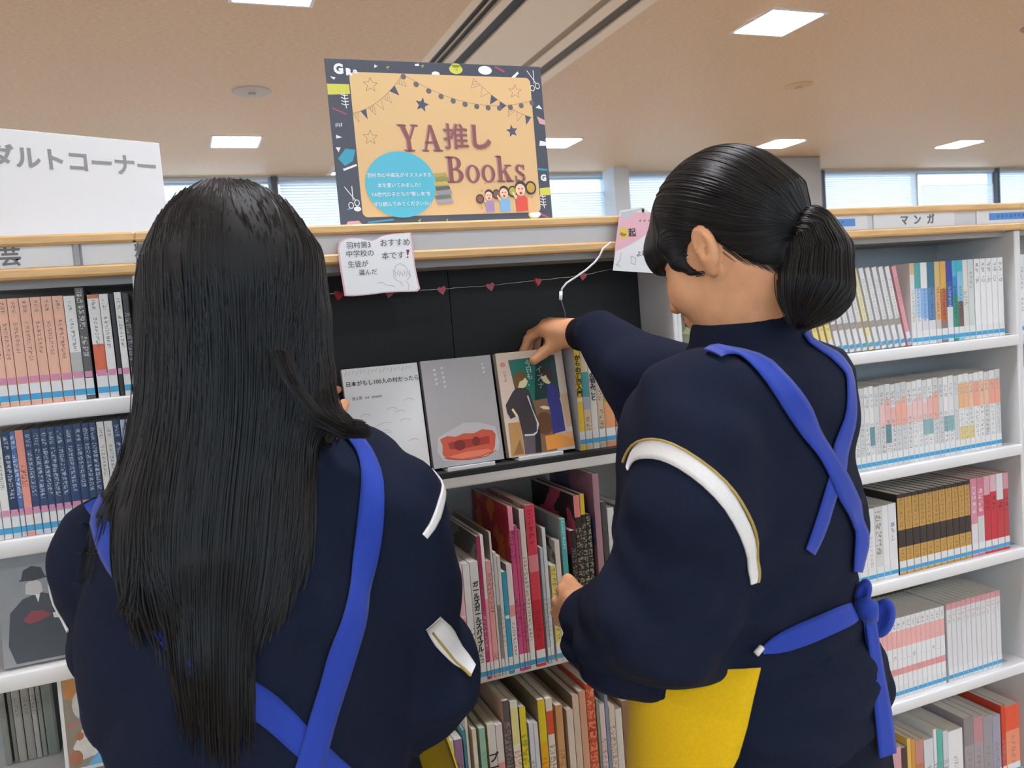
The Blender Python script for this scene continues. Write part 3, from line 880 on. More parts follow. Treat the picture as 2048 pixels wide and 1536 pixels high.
# books of the next bookcase, at the picture's right edge
for zi, (Z, nm, h) in enumerate(zip(Z_R[:4], ('top', 'second', 'third', 'fourth'), (0.178, 0.172, 0.17, 0.19))):
    x = 1.768
    for i in range(9):
        t_ = 0.0135
        pal = (['#ecebe9'], ['#e6e6e6'], ['#e0a0a0', '#e8c9c0', '#d87a80', '#ebe6e2', '#e59a80'], ['#eeedec'])[zi]
        book(x, 1.315, Z + 0.0006, t_, h, 0.112, '%s comic, %s past the bookend on the %s comic shelf' % ('pink-tinted' if zi == 2 else 'white', ORD[i], nm), 'comics past the bookends at the right edge',
             dict(paper=pal[i % len(pal)], ink='#77726e', title=(0.1, 0.15, 0.009), author=(0.05, 0.08, 0.007)), name='comic_book', cat='comic book')
        x += t_ + 0.0006

CR2 = (1690, 680, 4.799)
P7 = 'the second comic shelf'
G7 = 'comics on the second shelf of the right bookcase'
rnd = random.Random(3)
rC2 = []
x = -140
i = 0
while x < 1470:
    wd = rnd.choice((46, 50, 52, 54))
    lk = dict(paper=rnd.choice(('#e4e3e0', '#dedddb', '#e9e7e4', '#d6d6d4')), ink=rnd.choice(('#8f9aa0', '#777370', '#9fa8a8')), title=(0.03, 0.1, 0.010), author=(0.13, 0.16, 0.007))
    ds = 'white comic with faint grey print'
    if 340 < x < 900: lk['band'] = (0.085, 0.125 + 0.01 * ((x // 50) % 3), rnd.choice(('#eab8b0', '#efb09c', '#ecc6c0'))); ds = 'white comic with a pink upper panel'
    if 1110 < x: lk['band'] = (0.10, 0.155, rnd.choice(('#ecb98c', '#eec0a0', '#efa890'))); ds = 'white comic with an orange upper panel'
    if i in (8, 11): lk['band2'] = (0.05, 0.09, '#62909a'); ds = 'white comic with a slate blue panel mid-spine'
    if 740 < x < 820 or 920 < x < 1020: lk['band2'] = (0.055, 0.088, '#8ab4b8'); ds = 'white comic with a pale teal panel mid-spine'
    if 1110 < x < 1240: lk['band2'] = (0.02, 0.06, '#e3cf8e'); ds = 'white comic with an orange panel and a yellow foot'
    rC2.append((x, x + wd - 1, None, ds, lk, dict(h=.1735 + 0.0012 * (i % 3), name='comic_book', cat='comic book')))
    x += wd; i += 1
end2 = row(rC2, CR2, lambda x: 1290 - 0.2 * (x - 150), 0.958, 1.315, None, P7, G7, d=0.112)

CR3 = (1700, 920, 4.799)
P8 = 'the third comic shelf'
G8 = 'comics on the third shelf of the right bookcase'
rC3 = []
for a, b in ((-60, -10), (-9, 45), (46, 100), (101, 180), (181, 262)):
    rC3.append((a, b, None, 'thick white comic with grey dots', dict(paper='#e7e6e3', ink='#b4b0aa', title=(0.02, 0.1, 0.009)), dict(h=.158)))
rC3 += [(263, 332, None, 'white comic with grey block marks', dict(paper='#d9d7d4', ink='#77706c', title=(0.05, 0.15, 0.018)), dict(h=.159)),
        (333, 392, None, 'white comic with a thin dark bar', dict(paper='#e8e7e5', ink='#8a8a95', title=(9, 9, .01)), dict(h=.159)),
        (393, 470, None, 'white comic with a navy bar', dict(paper='#e4e3e2', ink='#5a587a', title=(0.08, 0.12, 0.012)), dict(h=.16))]
gx = [482, 552, 622, 688, 752, 818, 880, 942, 1004, 1064, 1122, 1176]
for i, (a, b) in enumerate(zip(gx[:-1], gx[1:])):
    rC3.append((a, b - 2, None, 'black and gold comic of a set', dict(paper='#c69a54', ink='#8a6a34', title=(0.1, 0.168, 0.01), band=(0.06, 0.098, '#3d3532'), band2=(0.168, 0.19, '#35302c'), side='#2c2826', author=(0.03, 0.055, 0.01)), dict(h=.176)))
rC3 += [(1180, 1240, None, 'pink and white comic with a white foot', dict(paper='#d690a0', ink='#f0dfe2', title=(0.1, 0.16, 0.014), band=(0.03, 0.075, '#dcd9d8')), dict(h=.178)),
        (1241, 1305, None, 'rose comic with a grey foot', dict(paper='#cf7a8a', ink='#f0d9dd', title=(0.1, 0.16, 0.014), band=(0.03, 0.09, '#d3cfce')), dict(h=.178)),
        (1306, 1365, None, 'red comic with a pink head', dict(paper='#c83a46', ink='#7a2038', title=(0.1, 0.13, 0.014), band=(0.135, 0.19, '#dba6b2')), dict(h=.178)),
        (1366, 1425, None, 'red comic with a striped head', dict(paper='#cc3c48', ink='#6a2038', title=(0.1, 0.13, 0.012), band=(0.14, 0.19, '#e0b8c0')), dict(h=.178)),
        (1426, 1490, None, 'red comic with a white head', dict(paper='#c7404a', ink='#4a2030', title=(0.095, 0.115, 0.014), band=(0.118, 0.19, '#dcdedd')), dict(h=.178)),
        (1491, 1540, None, 'crimson comic by the bookend', dict(paper='#c2484e', ink='#5a2030', title=(0.09, 0.12, 0.014), band=(0.14, 0.19, '#dc9aa4')), dict(h=.177))]
end3 = row([i[:5] + (dict(i[5], name='comic_book', cat='comic book'),) for i in rC3], CR3, lambda x: 1175 - 0.235 * (x - 150), 0.718, 1.315, None, P8, G8, d=0.125)

CR4 = (1700, 1180, 4.313)
P9 = 'the fourth comic shelf'
G9 = 'comics on the fourth shelf of the right bookcase'
rC4 = []
x = 60
for i in range(19):
    rC4.append((x, x + 40, None, 'white comic with pink panels', dict(paper='#e9e7e5', ink='#6a6462', title=(0.155, 0.17, 0.008), author=(0.085, 0.095 if i % 4 == 0 else 0.086, 0.01), band=(0.112, 0.15, '#efb3ad'), band2=(0.052, 0.066, '#e59a98')), dict(h=.178)))
    x += 41
rC4.append((840, 852, None, 'thin grey booklet between the two series', dict(paper='#8f8b8a', ink='#777'), dict(h=.176, sticker=False)))
x = 856
for i in range(11):
    rC4.append((x, x + 40, None, 'pale grey comic with a pink head', dict(paper='#dedddc', ink='#c0a8b0', title=(0.13, 0.16, 0.012), band=(0.165, 0.19, '#d99a9e')), dict(h=.179)))
    x += 42
end4 = row([i[:5] + (dict(i[5], name='comic_book', cat='comic book'),) for i in rC4], CR4, lambda x: 1010 - 0.33 * (x - 320), 0.448, 1.315, None, P9, G9, d=0.115)

P10 = 'the lowest right shelf'
G10 = 'books on the lowest shelf of the right bookcase'
rC5 = [(180, 262, 'pink-headed white book', '#dba8ac', '#e8e2e0'), (263, 330, 'white book', '#e6e3e0', None), (331, 400, 'pale rose book', '#e2b9b8', None), (401, 462, 'white book with a rosy foot', '#e4dcd8', '#d9a0a4'),
       (463, 512, 'dark brown book', '#4d3c36', None), (513, 545, 'gold book', '#e3b45c', None), (546, 582, 'ochre book', '#cf9646', None), (583, 650, 'terracotta book', '#c27a4c', '#c78a80'),
       (655, 735, 'pale grey book', '#d5d6d6', None), (738, 765, 'slim white book', '#dfe0de', None), (768, 815, 'teal green book', '#62b3a2', None), (818, 860, 'silver grey book', '#cfcfd0', None),
       (862, 985, 'thick white book', '#e6e4e1', None), (1000, 1080, 'dull mauve-grey book', '#a3979a', '#8d8486'), (1081, 1160, 'grey book with a rosy bar', '#a89a9c', '#c08a8c'), (1161, 1240, 'dusty grey book', '#9d9798', None),
       (1241, 1310, 'grey-violet book', '#a19cab', None), (1318, 1352, 'scarlet-edged book', '#d2452e', None), (1354, 1470, 'thick coral orange book', '#ef9370', '#e85a3a')]
row([(a, b, None, ds, dict(paper=c, ink='#8a807c', title=(0.03, 0.1, 0.014), band=((0.11, 0.2, c2) if c2 else None)), dict(h=(.158 + .006 * ((i * 7) % 4)))) for i, (a, b, ds, c, c2) in enumerate(rC5)],
    CR4, lambda x: 1900 - 0.42 * (x - 300), 0.18, 1.31, None, P10, G10, d=0.15)

for e_, Z, nm in zip((end1, end2, end3, end4), Z_R[:4], ('top', 'second', 'third', 'fourth')):
    bookend(e_ + 0.0032, Z + 0.0006, 1.32, 'pale plastic bookend at the right end of the %s comic shelf' % nm)
# ------------------------------------------------------------------ face-out books, signs, cards
def quadstrip(pts):
    return pts


def flat(mb, pts, y, mi=0):
    """a thin printed shape: outline in (x, z), facing -Y at depth y"""
    v = [(x, y, z) for x, z in pts]
    mb.add(v, [tuple(range(len(v)))], mi)


def ell(cx, cz, rx, rz, n=24, a0=0.0):
    return [(cx + rx * math.cos(2 * math.pi * i / n + a0), cz + rz * math.sin(2 * math.pi * i / n + a0)) for i in range(n)]


def ccw(pts):
    a = sum(p[0] * q[1] - q[0] * p[1] for p, q in zip(pts, pts[1:] + pts[:1]))
    return pts if a > 0 else pts[::-1]


class Art:
    """flat print on a face: each colour becomes one thin mesh part"""

    def __init__(self, parent, y, name='cover_print'):
        self.p = parent; self.y = y; self.k = 0; self.name = name

    def shape(self, pts, m, name=None):
        self.k += 1
        mb = MB()
        flat(mb, ccw([tuple(q) for q in pts]), self.y - 0.00003 * self.k)
        return mb.build(name or self.name, m, self.p)

    def shapes(self, lst, m, name=None, join=False):
        self.k += 1
        mb = MB()
        for pts in lst:
            flat(mb, ccw([tuple(q) for q in pts]), self.y - 0.00003 * self.k)
            if not join:
                mb.build(name or self.name, m, self.p)
                mb = MB()
        if join: return mb.build(name or self.name, m, self.p)

    def line(self, pts, w, m, name=None):
        return self.lines([pts], w, m, name)

    def lines(self, lst, w, m, name=None):
        self.k += 1
        mb = MB()
        for pts in lst:
            for (x0, z0), (x1, z1) in zip(pts[:-1], pts[1:]):
                d = math.hypot(x1 - x0, z1 - z0) or 1e-9
                nx, nz = -(z1 - z0) / d * w / 2, (x1 - x0) / d * w / 2
                ex, ez = (x1 - x0) / d * w * 0.3, (z1 - z0) / d * w * 0.3
                flat(mb, ccw([(x0 - ex + nx, z0 - ez + nz), (x0 - ex - nx, z0 - ez - nz), (x1 + ex - nx, z1 + ez - nz), (x1 + ex + nx, z1 + ez + nz)]), self.y - 0.00003 * self.k)
        o = mb.build(name or self.name, m, self.p)
        if len(lst) > 1: o['kind'] = 'stuff'
        return o

    def text(self, s, x, z, size, m, off=0.0, name='lettering', **kw):
        self.k += 1
        return text(name, s, size, m, self.p, Matrix.Translation((x, self.y - 0.00003 * self.k - 0.0002, z)) @ UPRIGHT, off, 0.0001, **kw)


def faceout(name, label, P, w, h, t, tilt, cover_m, rotz=0.0, cat='book', group=None):
    """book shown cover first: x from 0 to w, z from 0 to h, cover at y = 0, leaning back by tilt"""
    o = MB().box(0, w, 0, 0.0012, 0, h, 0.0004).box(0, w, t - 0.0012, t, 0, h, 0.0004).box(0, 0.0012, 0.0012, t - 0.0012, 0, h).build(name, cover_m)
    o.location = P
    o.rotation_euler = (-tilt, 0, rotz)
    setp(o, label, cat, group)
    MB().box(0.0012, w - 0.001, 0.0013, t - 0.0013, 0.0006, h - 0.0008).build('pages', M_pages, o)
    return o


def stand(label, X, Y, Z, w, tilt, h=0.1):
    t = thing('book_stand', label, 'book stand', (X, Y, Z), 0, 'clear plastic display stands')
    m = mat('stand_plastic', '#cfd2d4', 0.15)
    s, c = math.sin(tilt), math.cos(tilt)
    mb = MB()
    v = []
    for z, y in ((0.0, 0.0), (h, h * s / c)):
        v += [(0, y, z), (w, y, z), (w, y + 0.002, z), (0, y + 0.002, z)]
    mb.add(v, [(0, 1, 5, 4), (1, 2, 6, 5), (2, 3, 7, 6), (3, 0, 4, 7), (4, 5, 6, 7), (3, 2, 1, 0)])
    mb.build('back_rest', m, t)
    MB().box(0, w, -0.03, 0.0, 0.0, 0.002).build('ledge', m, t)
    MB().box(0, w, -0.033, -0.03, 0.0, 0.007, 0.0008).build('front_lip', mat('stand_edge', '#eef0f0', 0.1), t)


ZD = 1.0888
TILT = math.radians(9)
# white book
m_wb = mat('white_glossy_cover', '#eeefee', 0.16)
wb_ = faceout('display_book', 'white glossy book with a thin line drawing and one title line, held at its edge', (0.2335, 1.322, ZD + 0.0052), 0.1275, 0.182, 0.012, TILT, m_wb, group='books shown cover first')
A = Art(wb_, -0.0002)
A.text('日本がもし100人の村だったら', 0.0655, 0.156, 0.0092, M_ink, 0.0001)
A.text('池上彰', 0.020, 0.132, 0.006, M_ink)
A.shapes([[(x, 0.1302), (x + 0.0028, 0.1302), (x + 0.0028, 0.1336), (x, 0.1336)] for x in (0.033, 0.037, 0.044, 0.0475, 0.051, 0.0545, 0.058)], mat('pale_print', '#a5a4a3', 0.5), 'small_print')
M_pl = mat('pale_line', '#b9bcbd', 0.4)
A.lines([[(0.004 + i * 0.0064, 0.170 + 0.002 * (i % 3)), (0.007 + i * 0.0064, 0.178 - 0.001 * (i % 2))] for i in range(18)], 0.0009, M_pl)
rr = random.Random(5)
A.lines([[(cx + 0.009 * math.cos(a), cz + 0.005 * math.sin(a)) for a in [0.3 + 0.35 * j for j in range(8)]] for cx, cz in ((0.03, 0.10), (0.075, 0.106), (0.088, 0.10), (0.105, 0.118), (0.105, 0.05), (0.06, 0.07), (0.095, 0.085), (0.03, 0.06), (0.05, 0.04))], 0.0008, M_pl)
A.lines([[(0.01, 0.085), (0.03, 0.079), (0.06, 0.088), (0.072, 0.086)], [(0.015, 0.07), (0.05, 0.072), (0.07, 0.07)]], 0.0006, M_pl)
stand('clear display stand under the white glossy book', 0.238, 1.3345, ZD, 0.115, TILT)
# grey book with a dish of red jelly
m_gb = mat('silver_cover', '#b9b7b8', 0.35)
gb_ = faceout('display_book', 'silver-grey book picturing a glass dish of red jelly', (0.3665, 1.322, ZD + 0.0052), 0.127, 0.183, 0.013, TILT, m_gb, group='books shown cover first')
A = Art(gb_, -0.0002)
m_j1, m_j2, m_j3, m_gw = mat('jelly_red', '#d9624a', 0.4), mat('jelly_dark', '#b0433c', 0.4), mat('jelly_light', '#ee8a6a', 0.35), mat('dish_white', '#cfcdcd', 0.35)
A.shape([(0.014, 0.052), (0.03, 0.058), (0.063, 0.071), (0.09, 0.068), (0.118, 0.058), (0.122, 0.03), (0.118, 0.016), (0.09, 0.008), (0.05, 0.006), (0.018, 0.012), (0.01, 0.028)], m_gw)
A.shape([(0.017, 0.048), (0.03, 0.052), (0.045, 0.049), (0.06, 0.053), (0.078, 0.051), (0.094, 0.056), (0.112, 0.052), (0.117, 0.045), (0.113, 0.024), (0.107, 0.014), (0.085, 0.009), (0.05, 0.008), (0.025, 0.013), (0.018, 0.022), (0.02, 0.036)], m_j1)
A.shape([(0.03, 0.040), (0.055, 0.043), (0.08, 0.042), (0.105, 0.043), (0.104, 0.030), (0.08, 0.029), (0.05, 0.027), (0.032, 0.029)], m_j2)
A.shapes([ell(0.05, 0.034, 0.010, 0.009), ell(0.08, 0.037, 0.007, 0.008)], mat('jelly_deep', '#86352f', 0.4))
A.shape([(0.028, 0.017), (0.06, 0.0215), (0.1, 0.021), (0.108, 0.017), (0.085, 0.0115), (0.05, 0.0105)], m_j3)
A.lines([[(0.02, 0.016), (0.04, 0.010), (0.065, 0.0075), (0.095, 0.009), (0.114, 0.017)]], 0.0012, m_j2)
M_sw = mat('silver_white_print', '#e2e1e1', 0.4)
A.shapes([[(x, z), (x + w_, z + 0.0006), (x + w_, z + 0.0042), (x + 0.0006, z + 0.0038)] for x, z, w_ in
          ((0.034, 0.166, .0042), (0.0345, 0.158, .004), (0.035, 0.150, .0046), (0.0356, 0.142, .004), (0.036, 0.134, .0038), (0.020, 0.164, .0052), (0.0206, 0.156, .0046), (0.021, 0.148, .005), (0.0216, 0.140, .004), (0.108, 0.166, .003), (0.1085, 0.159, .0044), (0.109, 0.152, .0036))], M_sw, 'faint_print')
stand('clear display stand under the silver-grey book', 0.385, 1.3375, ZD, 0.085, TILT)

# comic-style cover with two students before a blackboard
m_mb = mat('cream_glossy_cover', '#ead9c6', 0.25)
mb_ = faceout('display_book', 'glossy book picturing two students at a blackboard, being taken by a hand', (0.503, 1.322, ZD + 0.0052), 0.1275, 0.184, 0.016, TILT, m_mb, group='books shown cover first')
A = Art(mb_, -0.0002)
c_ = lambda n, h: mat('art_' + n, h, 0.35)
A.shape([(0.022, 0.170), (0.112, 0.172), (0.112, 0.094), (0.03, 0.094)], c_('board_green', '#2f7f70'))
A.shape([(0.075, 0.171), (0.112, 0.171), (0.112, 0.094), (0.062, 0.094)], c_('board_dark', '#24453f'))
A.shape([(0.002, 0.118), (0.004, 0.17), (0.018, 0.17), (0.024, 0.118)], c_('pale_edge', '#ecd3c2'))
A.shape([(0.055, 0.094), (0.092, 0.096), (0.092, 0.0015), (0.045, 0.0015)], c_('desk_brown', '#8a6a52'))
A.shape(ell(0.075, 0.052, 0.018, 0.02), c_('chair_brown', '#6d4a32'))
A.shape([(0.006, 0.06), (0.028, 0.06), (0.03, 0.002), (0.004, 0.002)], c_('ochre', '#c79a64'))
A.shapes([[(0.008, 0.004), (0.024, 0.03), (0.028, 0.004)]], c_('brown_floor', '#9a7048'))
# left student
A.shape([(0.006, 0.092), (0.022, 0.113), (0.03, 0.12), (0.046, 0.12), (0.054, 0.112), (0.06, 0.08), (0.064, 0.045), (0.05, 0.036), (0.03, 0.038), (0.027, 0.07), (0.018, 0.084), (0.022, 0.07), (0.012, 0.067), (0.007, 0.078)], c_('uniform_dark', '#4a4549'))
A.shape([(0.03, 0.038), (0.052, 0.037), (0.06, 0.002), (0.03, 0.002)], c_('trousers', '#6a6066'))
A.shape([(0.054, 0.04), (0.064, 0.044), (0.062, 0.002), (0.05, 0.002)], c_('coat_edge', '#2f2c33'))
A.shape([(0.048, 0.104), (0.051, 0.104), (0.06, 0.055), (0.058, 0.04), (0.05, 0.036), (0.034, 0.037), (0.034, 0.034), (0.052, 0.033), (0.058, 0.037), (0.064, 0.052)], c_('shirt_white', '#e3e2e4'))
A.shape([(0.033, 0.12), (0.035, 0.131), (0.05, 0.136), (0.054, 0.129), (0.049, 0.121), (0.044, 0.1185)], c_('skin_pale', '#efe3b4'))
A.shape([(0.028, 0.118), (0.026, 0.138), (0.032, 0.147), (0.042, 0.149), (0.051, 0.144), (0.054, 0.136), (0.049, 0.138), (0.046, 0.133), (0.038, 0.13), (0.034, 0.121)], c_('hair_tan', '#7d5f3a'))
A.lines([[(0.018, 0.083), (0.024, 0.072)]], 0.004, c_('skin_pale', '#efe3b4'))
# right student
A.shape([(0.089, 0.118), (0.099, 0.122), (0.108, 0.112), (0.112, 0.08), (0.113, 0.034), (0.088, 0.031), (0.089, 0.07), (0.086, 0.09)], c_('coat_blue', '#3c3c8c'))
A.shape([(0.079, 0.134), (0.083, 0.126), (0.088, 0.122), (0.094, 0.12), (0.098, 0.124), (0.094, 0.134), (0.087, 0.139)], c_('skin_pale', '#efe3b4'))
A.shape([(0.078, 0.138), (0.08, 0.147), (0.09, 0.151), (0.1, 0.147), (0.104, 0.137), (0.1, 0.124), (0.096, 0.124), (0.092, 0.131), (0.09, 0.137), (0.084, 0.135)], c_('hair_dark', '#43302c'))
A.shape([(0.069, 0.082), (0.078, 0.083), (0.088, 0.08), (0.088, 0.075), (0.077, 0.0765)], c_('skin_pale', '#efe3b4'))
A.shape([(0.113, 0.1), (0.1265, 0.1), (0.1265, 0.04), (0.117, 0.04)], c_('side_peach', '#e2bf98'))
A.shape([(0.072, 0.0295), (0.1268, 0.0315), (0.1268, 0.006), (0.072, 0.004)], c_('orange_label', '#efa046'))
A.shape([(0.1, 0.0305), (0.1268, 0.0315), (0.1268, 0.018)], c_('orange_light', '#edb882'))
M_chalk = mat('chalk_white', '#dfe6e2', 0.5)
A.text('今\n日\nも\n、', 0.0585, 0.143, 0.0125, M_chalk, line=0.95)
A.text('イ\nズ\nナ', 0.078, 0.133, 0.0135, mat('chalk_dim', '#a9bdb5', 0.5), line=1.05)
A.shapes([ell(0.0105, 0.163, 0.005, 0.004)], c_('seal_pink', '#e59a90'))
A.text('い\nり\nよ', 0.0125, 0.142, 0.007, M_greyink)
stand('clear display stand under the book with two students', 0.515, 1.3405, ZD, 0.085, TILT)

# landscape book face-out at the left end of the right bookcase
lb = faceout('display_book', 'mossy green landscape picture book beside the girl\'s face', (0.868, 1.36, 1.2086 + 0.0505), 0.15, 0.115, 0.012, math.radians(14), mat('moss_cover', '#757a5c', 0.35, 0.35, 40), group='books shown cover first')
A = Art(lb, -0.0002)
for nm, hx, pts in (('moss_light', '#a9a878', [(0.03, 0.02), (0.06, 0.05), (0.05, 0.08), (0.09, 0.09), (0.11, 0.03), (0.08, 0.01)]), ('moss_dark', '#3d4432', [(0.02, 0.06), (0.035, 0.095), (0.05, 0.1), (0.04, 0.05)]), ('moss_pale', '#c9c39a', [(0.06, 0.02), (0.075, 0.05), (0.09, 0.03)])):
    A.shape(pts, mat('art_' + nm, hx, 0.35))
MB().box(0.862, 1.03, 1.335, 1.475, 1.2092, 1.2585, 0.002).build('display_block', M_white)
setp(bpy.data.objects['display_block'], 'white display block under the mossy landscape book', 'display block')

# left shelf: dark photo-covered book and the picture book in a white frame
mbk = faceout('display_book', 'grey book picturing a dark-suited figure in a round hat, on the left shelf', (-0.281, 1.318, 0.8985 + 0.003), 0.116, 0.165, 0.012, math.radians(12), mat('grey_photo_cover', '#8e8c8a', 0.3, 0.08, 30), group='books shown cover first')
A = Art(mbk, -0.0002)
sx = 0.0
A.shape([(0.016, 0.004), (0.008, 0.03), (0.013, 0.075), (0.03, 0.092), (0.052, 0.098), (0.075, 0.09), (0.092, 0.07), (0.11, 0.02), (0.113, 0.004)], mat('art_suit', '#3b393d', 0.4))
A.shape([(0.034, 0.098), (0.035, 0.112), (0.044, 0.12), (0.054, 0.112), (0.056, 0.1), (0.05, 0.094)], mat('art_face', '#c9c5c0', 0.4))
A.shape([(0.026, 0.1175), (0.03, 0.12), (0.033, 0.132), (0.044, 0.137), (0.056, 0.133), (0.06, 0.121), (0.063, 0.118), (0.045, 0.1155)], mat('art_hat', '#2c2a2c', 0.4))
A.shape([(0.028, 0.062), (0.04, 0.074), (0.055, 0.072), (0.066, 0.064), (0.05, 0.058), (0.036, 0.056)], mat('art_scarf', '#8f2f35', 0.4))
A.shapes([[(0.066, 0.066), (0.074, 0.067), (0.073, 0.058), (0.067, 0.059)], [(0.046, 0.096), (0.052, 0.095), (0.049, 0.084)]], mat('art_white', '#e6e4e2', 0.4))
A.shapes([[(0.07, 0.145), (0.09, 0.152), (0.112, 0.16), (0.112, 0.14), (0.085, 0.136)], [(0.09, 0.132), (0.112, 0.134), (0.112, 0.11)]], mat('art_hat', '#2c2a2c', 0.4))

pk = faceout('picture_book', 'watercolour picture book with orange, white and blue shapes in a white frame', (-0.226, 1.345, 0.7155 + 0.003), 0.15, 0.15, 0.018, math.radians(8), M_paper)
A = Art(pk, -0.0002)
m_wc = lambda n, h: mat('art_wash_' + n, h, 0.4, 0.12, 40)
A.shape([(0.004, 0.004), (0.146, 0.004), (0.146, 0.146), (0.004, 0.146)], m_wc('ground', '#9a8a76'))
A.shape([(0.006, 0.11), (0.006, 0.14), (0.032, 0.16), (0.072, 0.15), (0.062, 0.11), (0.022, 0.10)], m_wc('orange', '#cf8a3c'))
A.shape(ell(0.034, 0.095, 0.018, 0.024), m_wc('pale', '#d9d4d0'))
A.shape([(0.022, 0.07), (0.052, 0.075), (0.057, 0.105), (0.037, 0.11), (0.027, 0.09)], m_wc('blue', '#5da5cf'))
A.shape([(0.012, 0.035), (0.027, 0.06), (0.057, 0.07), (0.087, 0.05), (0.097, 0.025), (0.052, 0.02), (0.022, 0.015)], m_wc('white', '#e4e0da'))
A.shape([(0.027, 0.004), (0.042, 0.02), (0.092, 0.028), (0.107, 0.014), (0.072, 0.004)], m_wc('sky', '#6fb4dc'))
A.shapes([ell(0.015, 0.02, 0.009, 0.011), ell(0.022, 0.05, 0.006, 0.006)], m_wc('rust', '#b0704a'))
A.lines([[(0.006, 0.066), (0.032, 0.073), (0.057, 0.082)]], 0.003, m_wc('rose', '#c0707a'))
A.lines([[(0.002, 0.002), (0.002, 0.148), (0.148, 0.148), (0.148, 0.002), (0.002, 0.002)]], 0.005, M_paper, 'white_frame')

# white corner sign board on the left bookcase
sg = thing('corner_sign', 'large white board sign for the young readers\' corner, standing on the left bookcase', 'sign')
R0, L0 = Vector((-0.003, 1.45, 1.5002)), Vector((-0.208, 1.36, 1.5002))
dx = (L0 - R0).normalized()
wS = 0.62
org = R0 + dx * wS
sg.matrix_world = plane_frame(org, -dx, (0, 0, 1)) @ Matrix.Rotation(-math.pi / 2, 4, 'X')
MB().box(0, wS, 0, 0.006, 0.0, 0.159, 0.001).build('board', mat('sign_white', '#d6d5d4', 0.5), sg)
for i, ch in enumerate(['ア', 'ダ', 'ル', 'ト', 'コ', 'ー', 'ナ', 'ー']):
    text('lettering', ch, 0.034, mat('sign_grey_ink', '#8b8785', 0.6), sg, Matrix.Translation((wS - 0.0365 - 0.0338 * (7 - i) + 0.012, -0.0006, 0.118)) @ UPRIGHT, 0.0008, 0.0002)
MB().box(0.05, 0.12, 0.006, 0.05, 0.0, 0.003).build('foot', M_white, sg)
MB().box(wS - 0.12, wS - 0.05, 0.006, 0.05, 0.0, 0.003).build('foot', M_white, sg)

# ------------------------------------------------------------------ the big poster
PW, PH = 0.381, 0.272
po = thing('poster', 'large poster with a patterned black border standing on the middle bookcase', 'poster', (0.257, 1.36, 1.5035))
po.rotation_euler = (math.radians(-1), 0, 0)
m_bd = mat('poster_black', '#484b55', 0.4)
MB().box(0, PW, 0, 0.004, 0, PH, 0.0008).build('poster_board', m_bd, po)
MB().box(0.12, 0.26, 0.004, 0.06, 0.0, 0.002).build('stand_foot', m_bd, po)
A = Art(po, -0.0001, 'print')


def rrect(x0, x1, z0, z1, r, n=6):
    p = []
    for cx, cz, a in ((x1 - r, z1 - r, 0), (x0 + r, z1 - r, 90), (x0 + r, z0 + r, 180), (x1 - r, z0 + r, 270)):
        p += [(cx + r * math.cos(math.radians(a + 90 * i / n)), cz + r * math.sin(math.radians(a + 90 * i / n))) for i in range(n + 1)]
    return p


def star(cx, cz, r, rot=0.0, q=0.45):
    return [(cx + (r if i % 2 == 0 else r * q) * math.sin(math.pi * i / 5 + rot), cz + (r if i % 2 == 0 else r * q) * math.cos(math.pi * i / 5 + rot)) for i in range(10)]


cm = lambda n, h, r=0.45: mat('poster_' + n, h, r)
white, ylw, teal, red_, pinkp, cream = cm('white', '#ececec'), cm('yellow', '#d3cf55'), cm('teal', '#3d9cb4'), cm('red', '#a9525e'), cm('pink', '#dca5a8'), cm('kraft', '#e0b983')
# border pattern
A.shapes([[(0.0, 0.214), (0.036, 0.216), (0.036, 0.2315), (0.0, 0.2315)], ell(0.222, 0.262, 0.012, 0.008), ell(0.222, 0.268, 0.008, 0.004), ell(0.345, 0.012, 0.011, 0.008), [(0.36, 0.045), (0.381, 0.046), (0.381, 0.06), (0.36, 0.058)], ell(0.352, 0.118, 0.006, 0.008)], ylw, 'print')
A.shapes([[(0.006, 0.112), (0.02, 0.128), (0.036, 0.126), (0.03, 0.108), (0.016, 0.1)], [(0.36, 0.09), (0.378, 0.089), (0.378, 0.092), (0.36, 0.094)], [(0.012, 0.03), (0.02, 0.034), (0.018, 0.028)], [(0.044, 0.006), (0.09, 0.01), (0.088, 0.012), (0.046, 0.009)]], teal, 'print')
A.shapes([[(0.004, 0.192), (0.006, 0.194), (0.028, 0.184), (0.026, 0.182)], [(0.296, 0.27), (0.312, 0.262), (0.31, 0.259), (0.292, 0.268)], [(0.352, 0.018), (0.374, 0.007), (0.372, 0.004), (0.35, 0.015)]], red_, 'print')
A.shapes([[(0.006, 0.0), (0.012, 0.01), (0.03, 0.011), (0.04, 0.0)], [(0.366, 0.185), (0.381, 0.178), (0.381, 0.17), (0.37, 0.172)]], pinkp, 'print')
A.text('G', 0.021, 0.255, 0.021, white, 0.0012, 'border_lettering')
A.text('R', 0.037, 0.251, 0.0135, white, 0.0012, 'border_lettering')
A.text('a', 0.048, 0.252, 0.013, white, 0.0012, 'border_lettering')
A.text('G', 0.369, 0.076, 0.0145, white, 0.0009, 'border_lettering')
wsh = [ell(0.185, 0.253, 0.007, 0.004), ell(0.275, 0.262, 0.0125, 0.0075), ell(0.03, 0.03, 0.006, 0.004), ell(0.347, 0.0125, 0.011, 0.0055)]
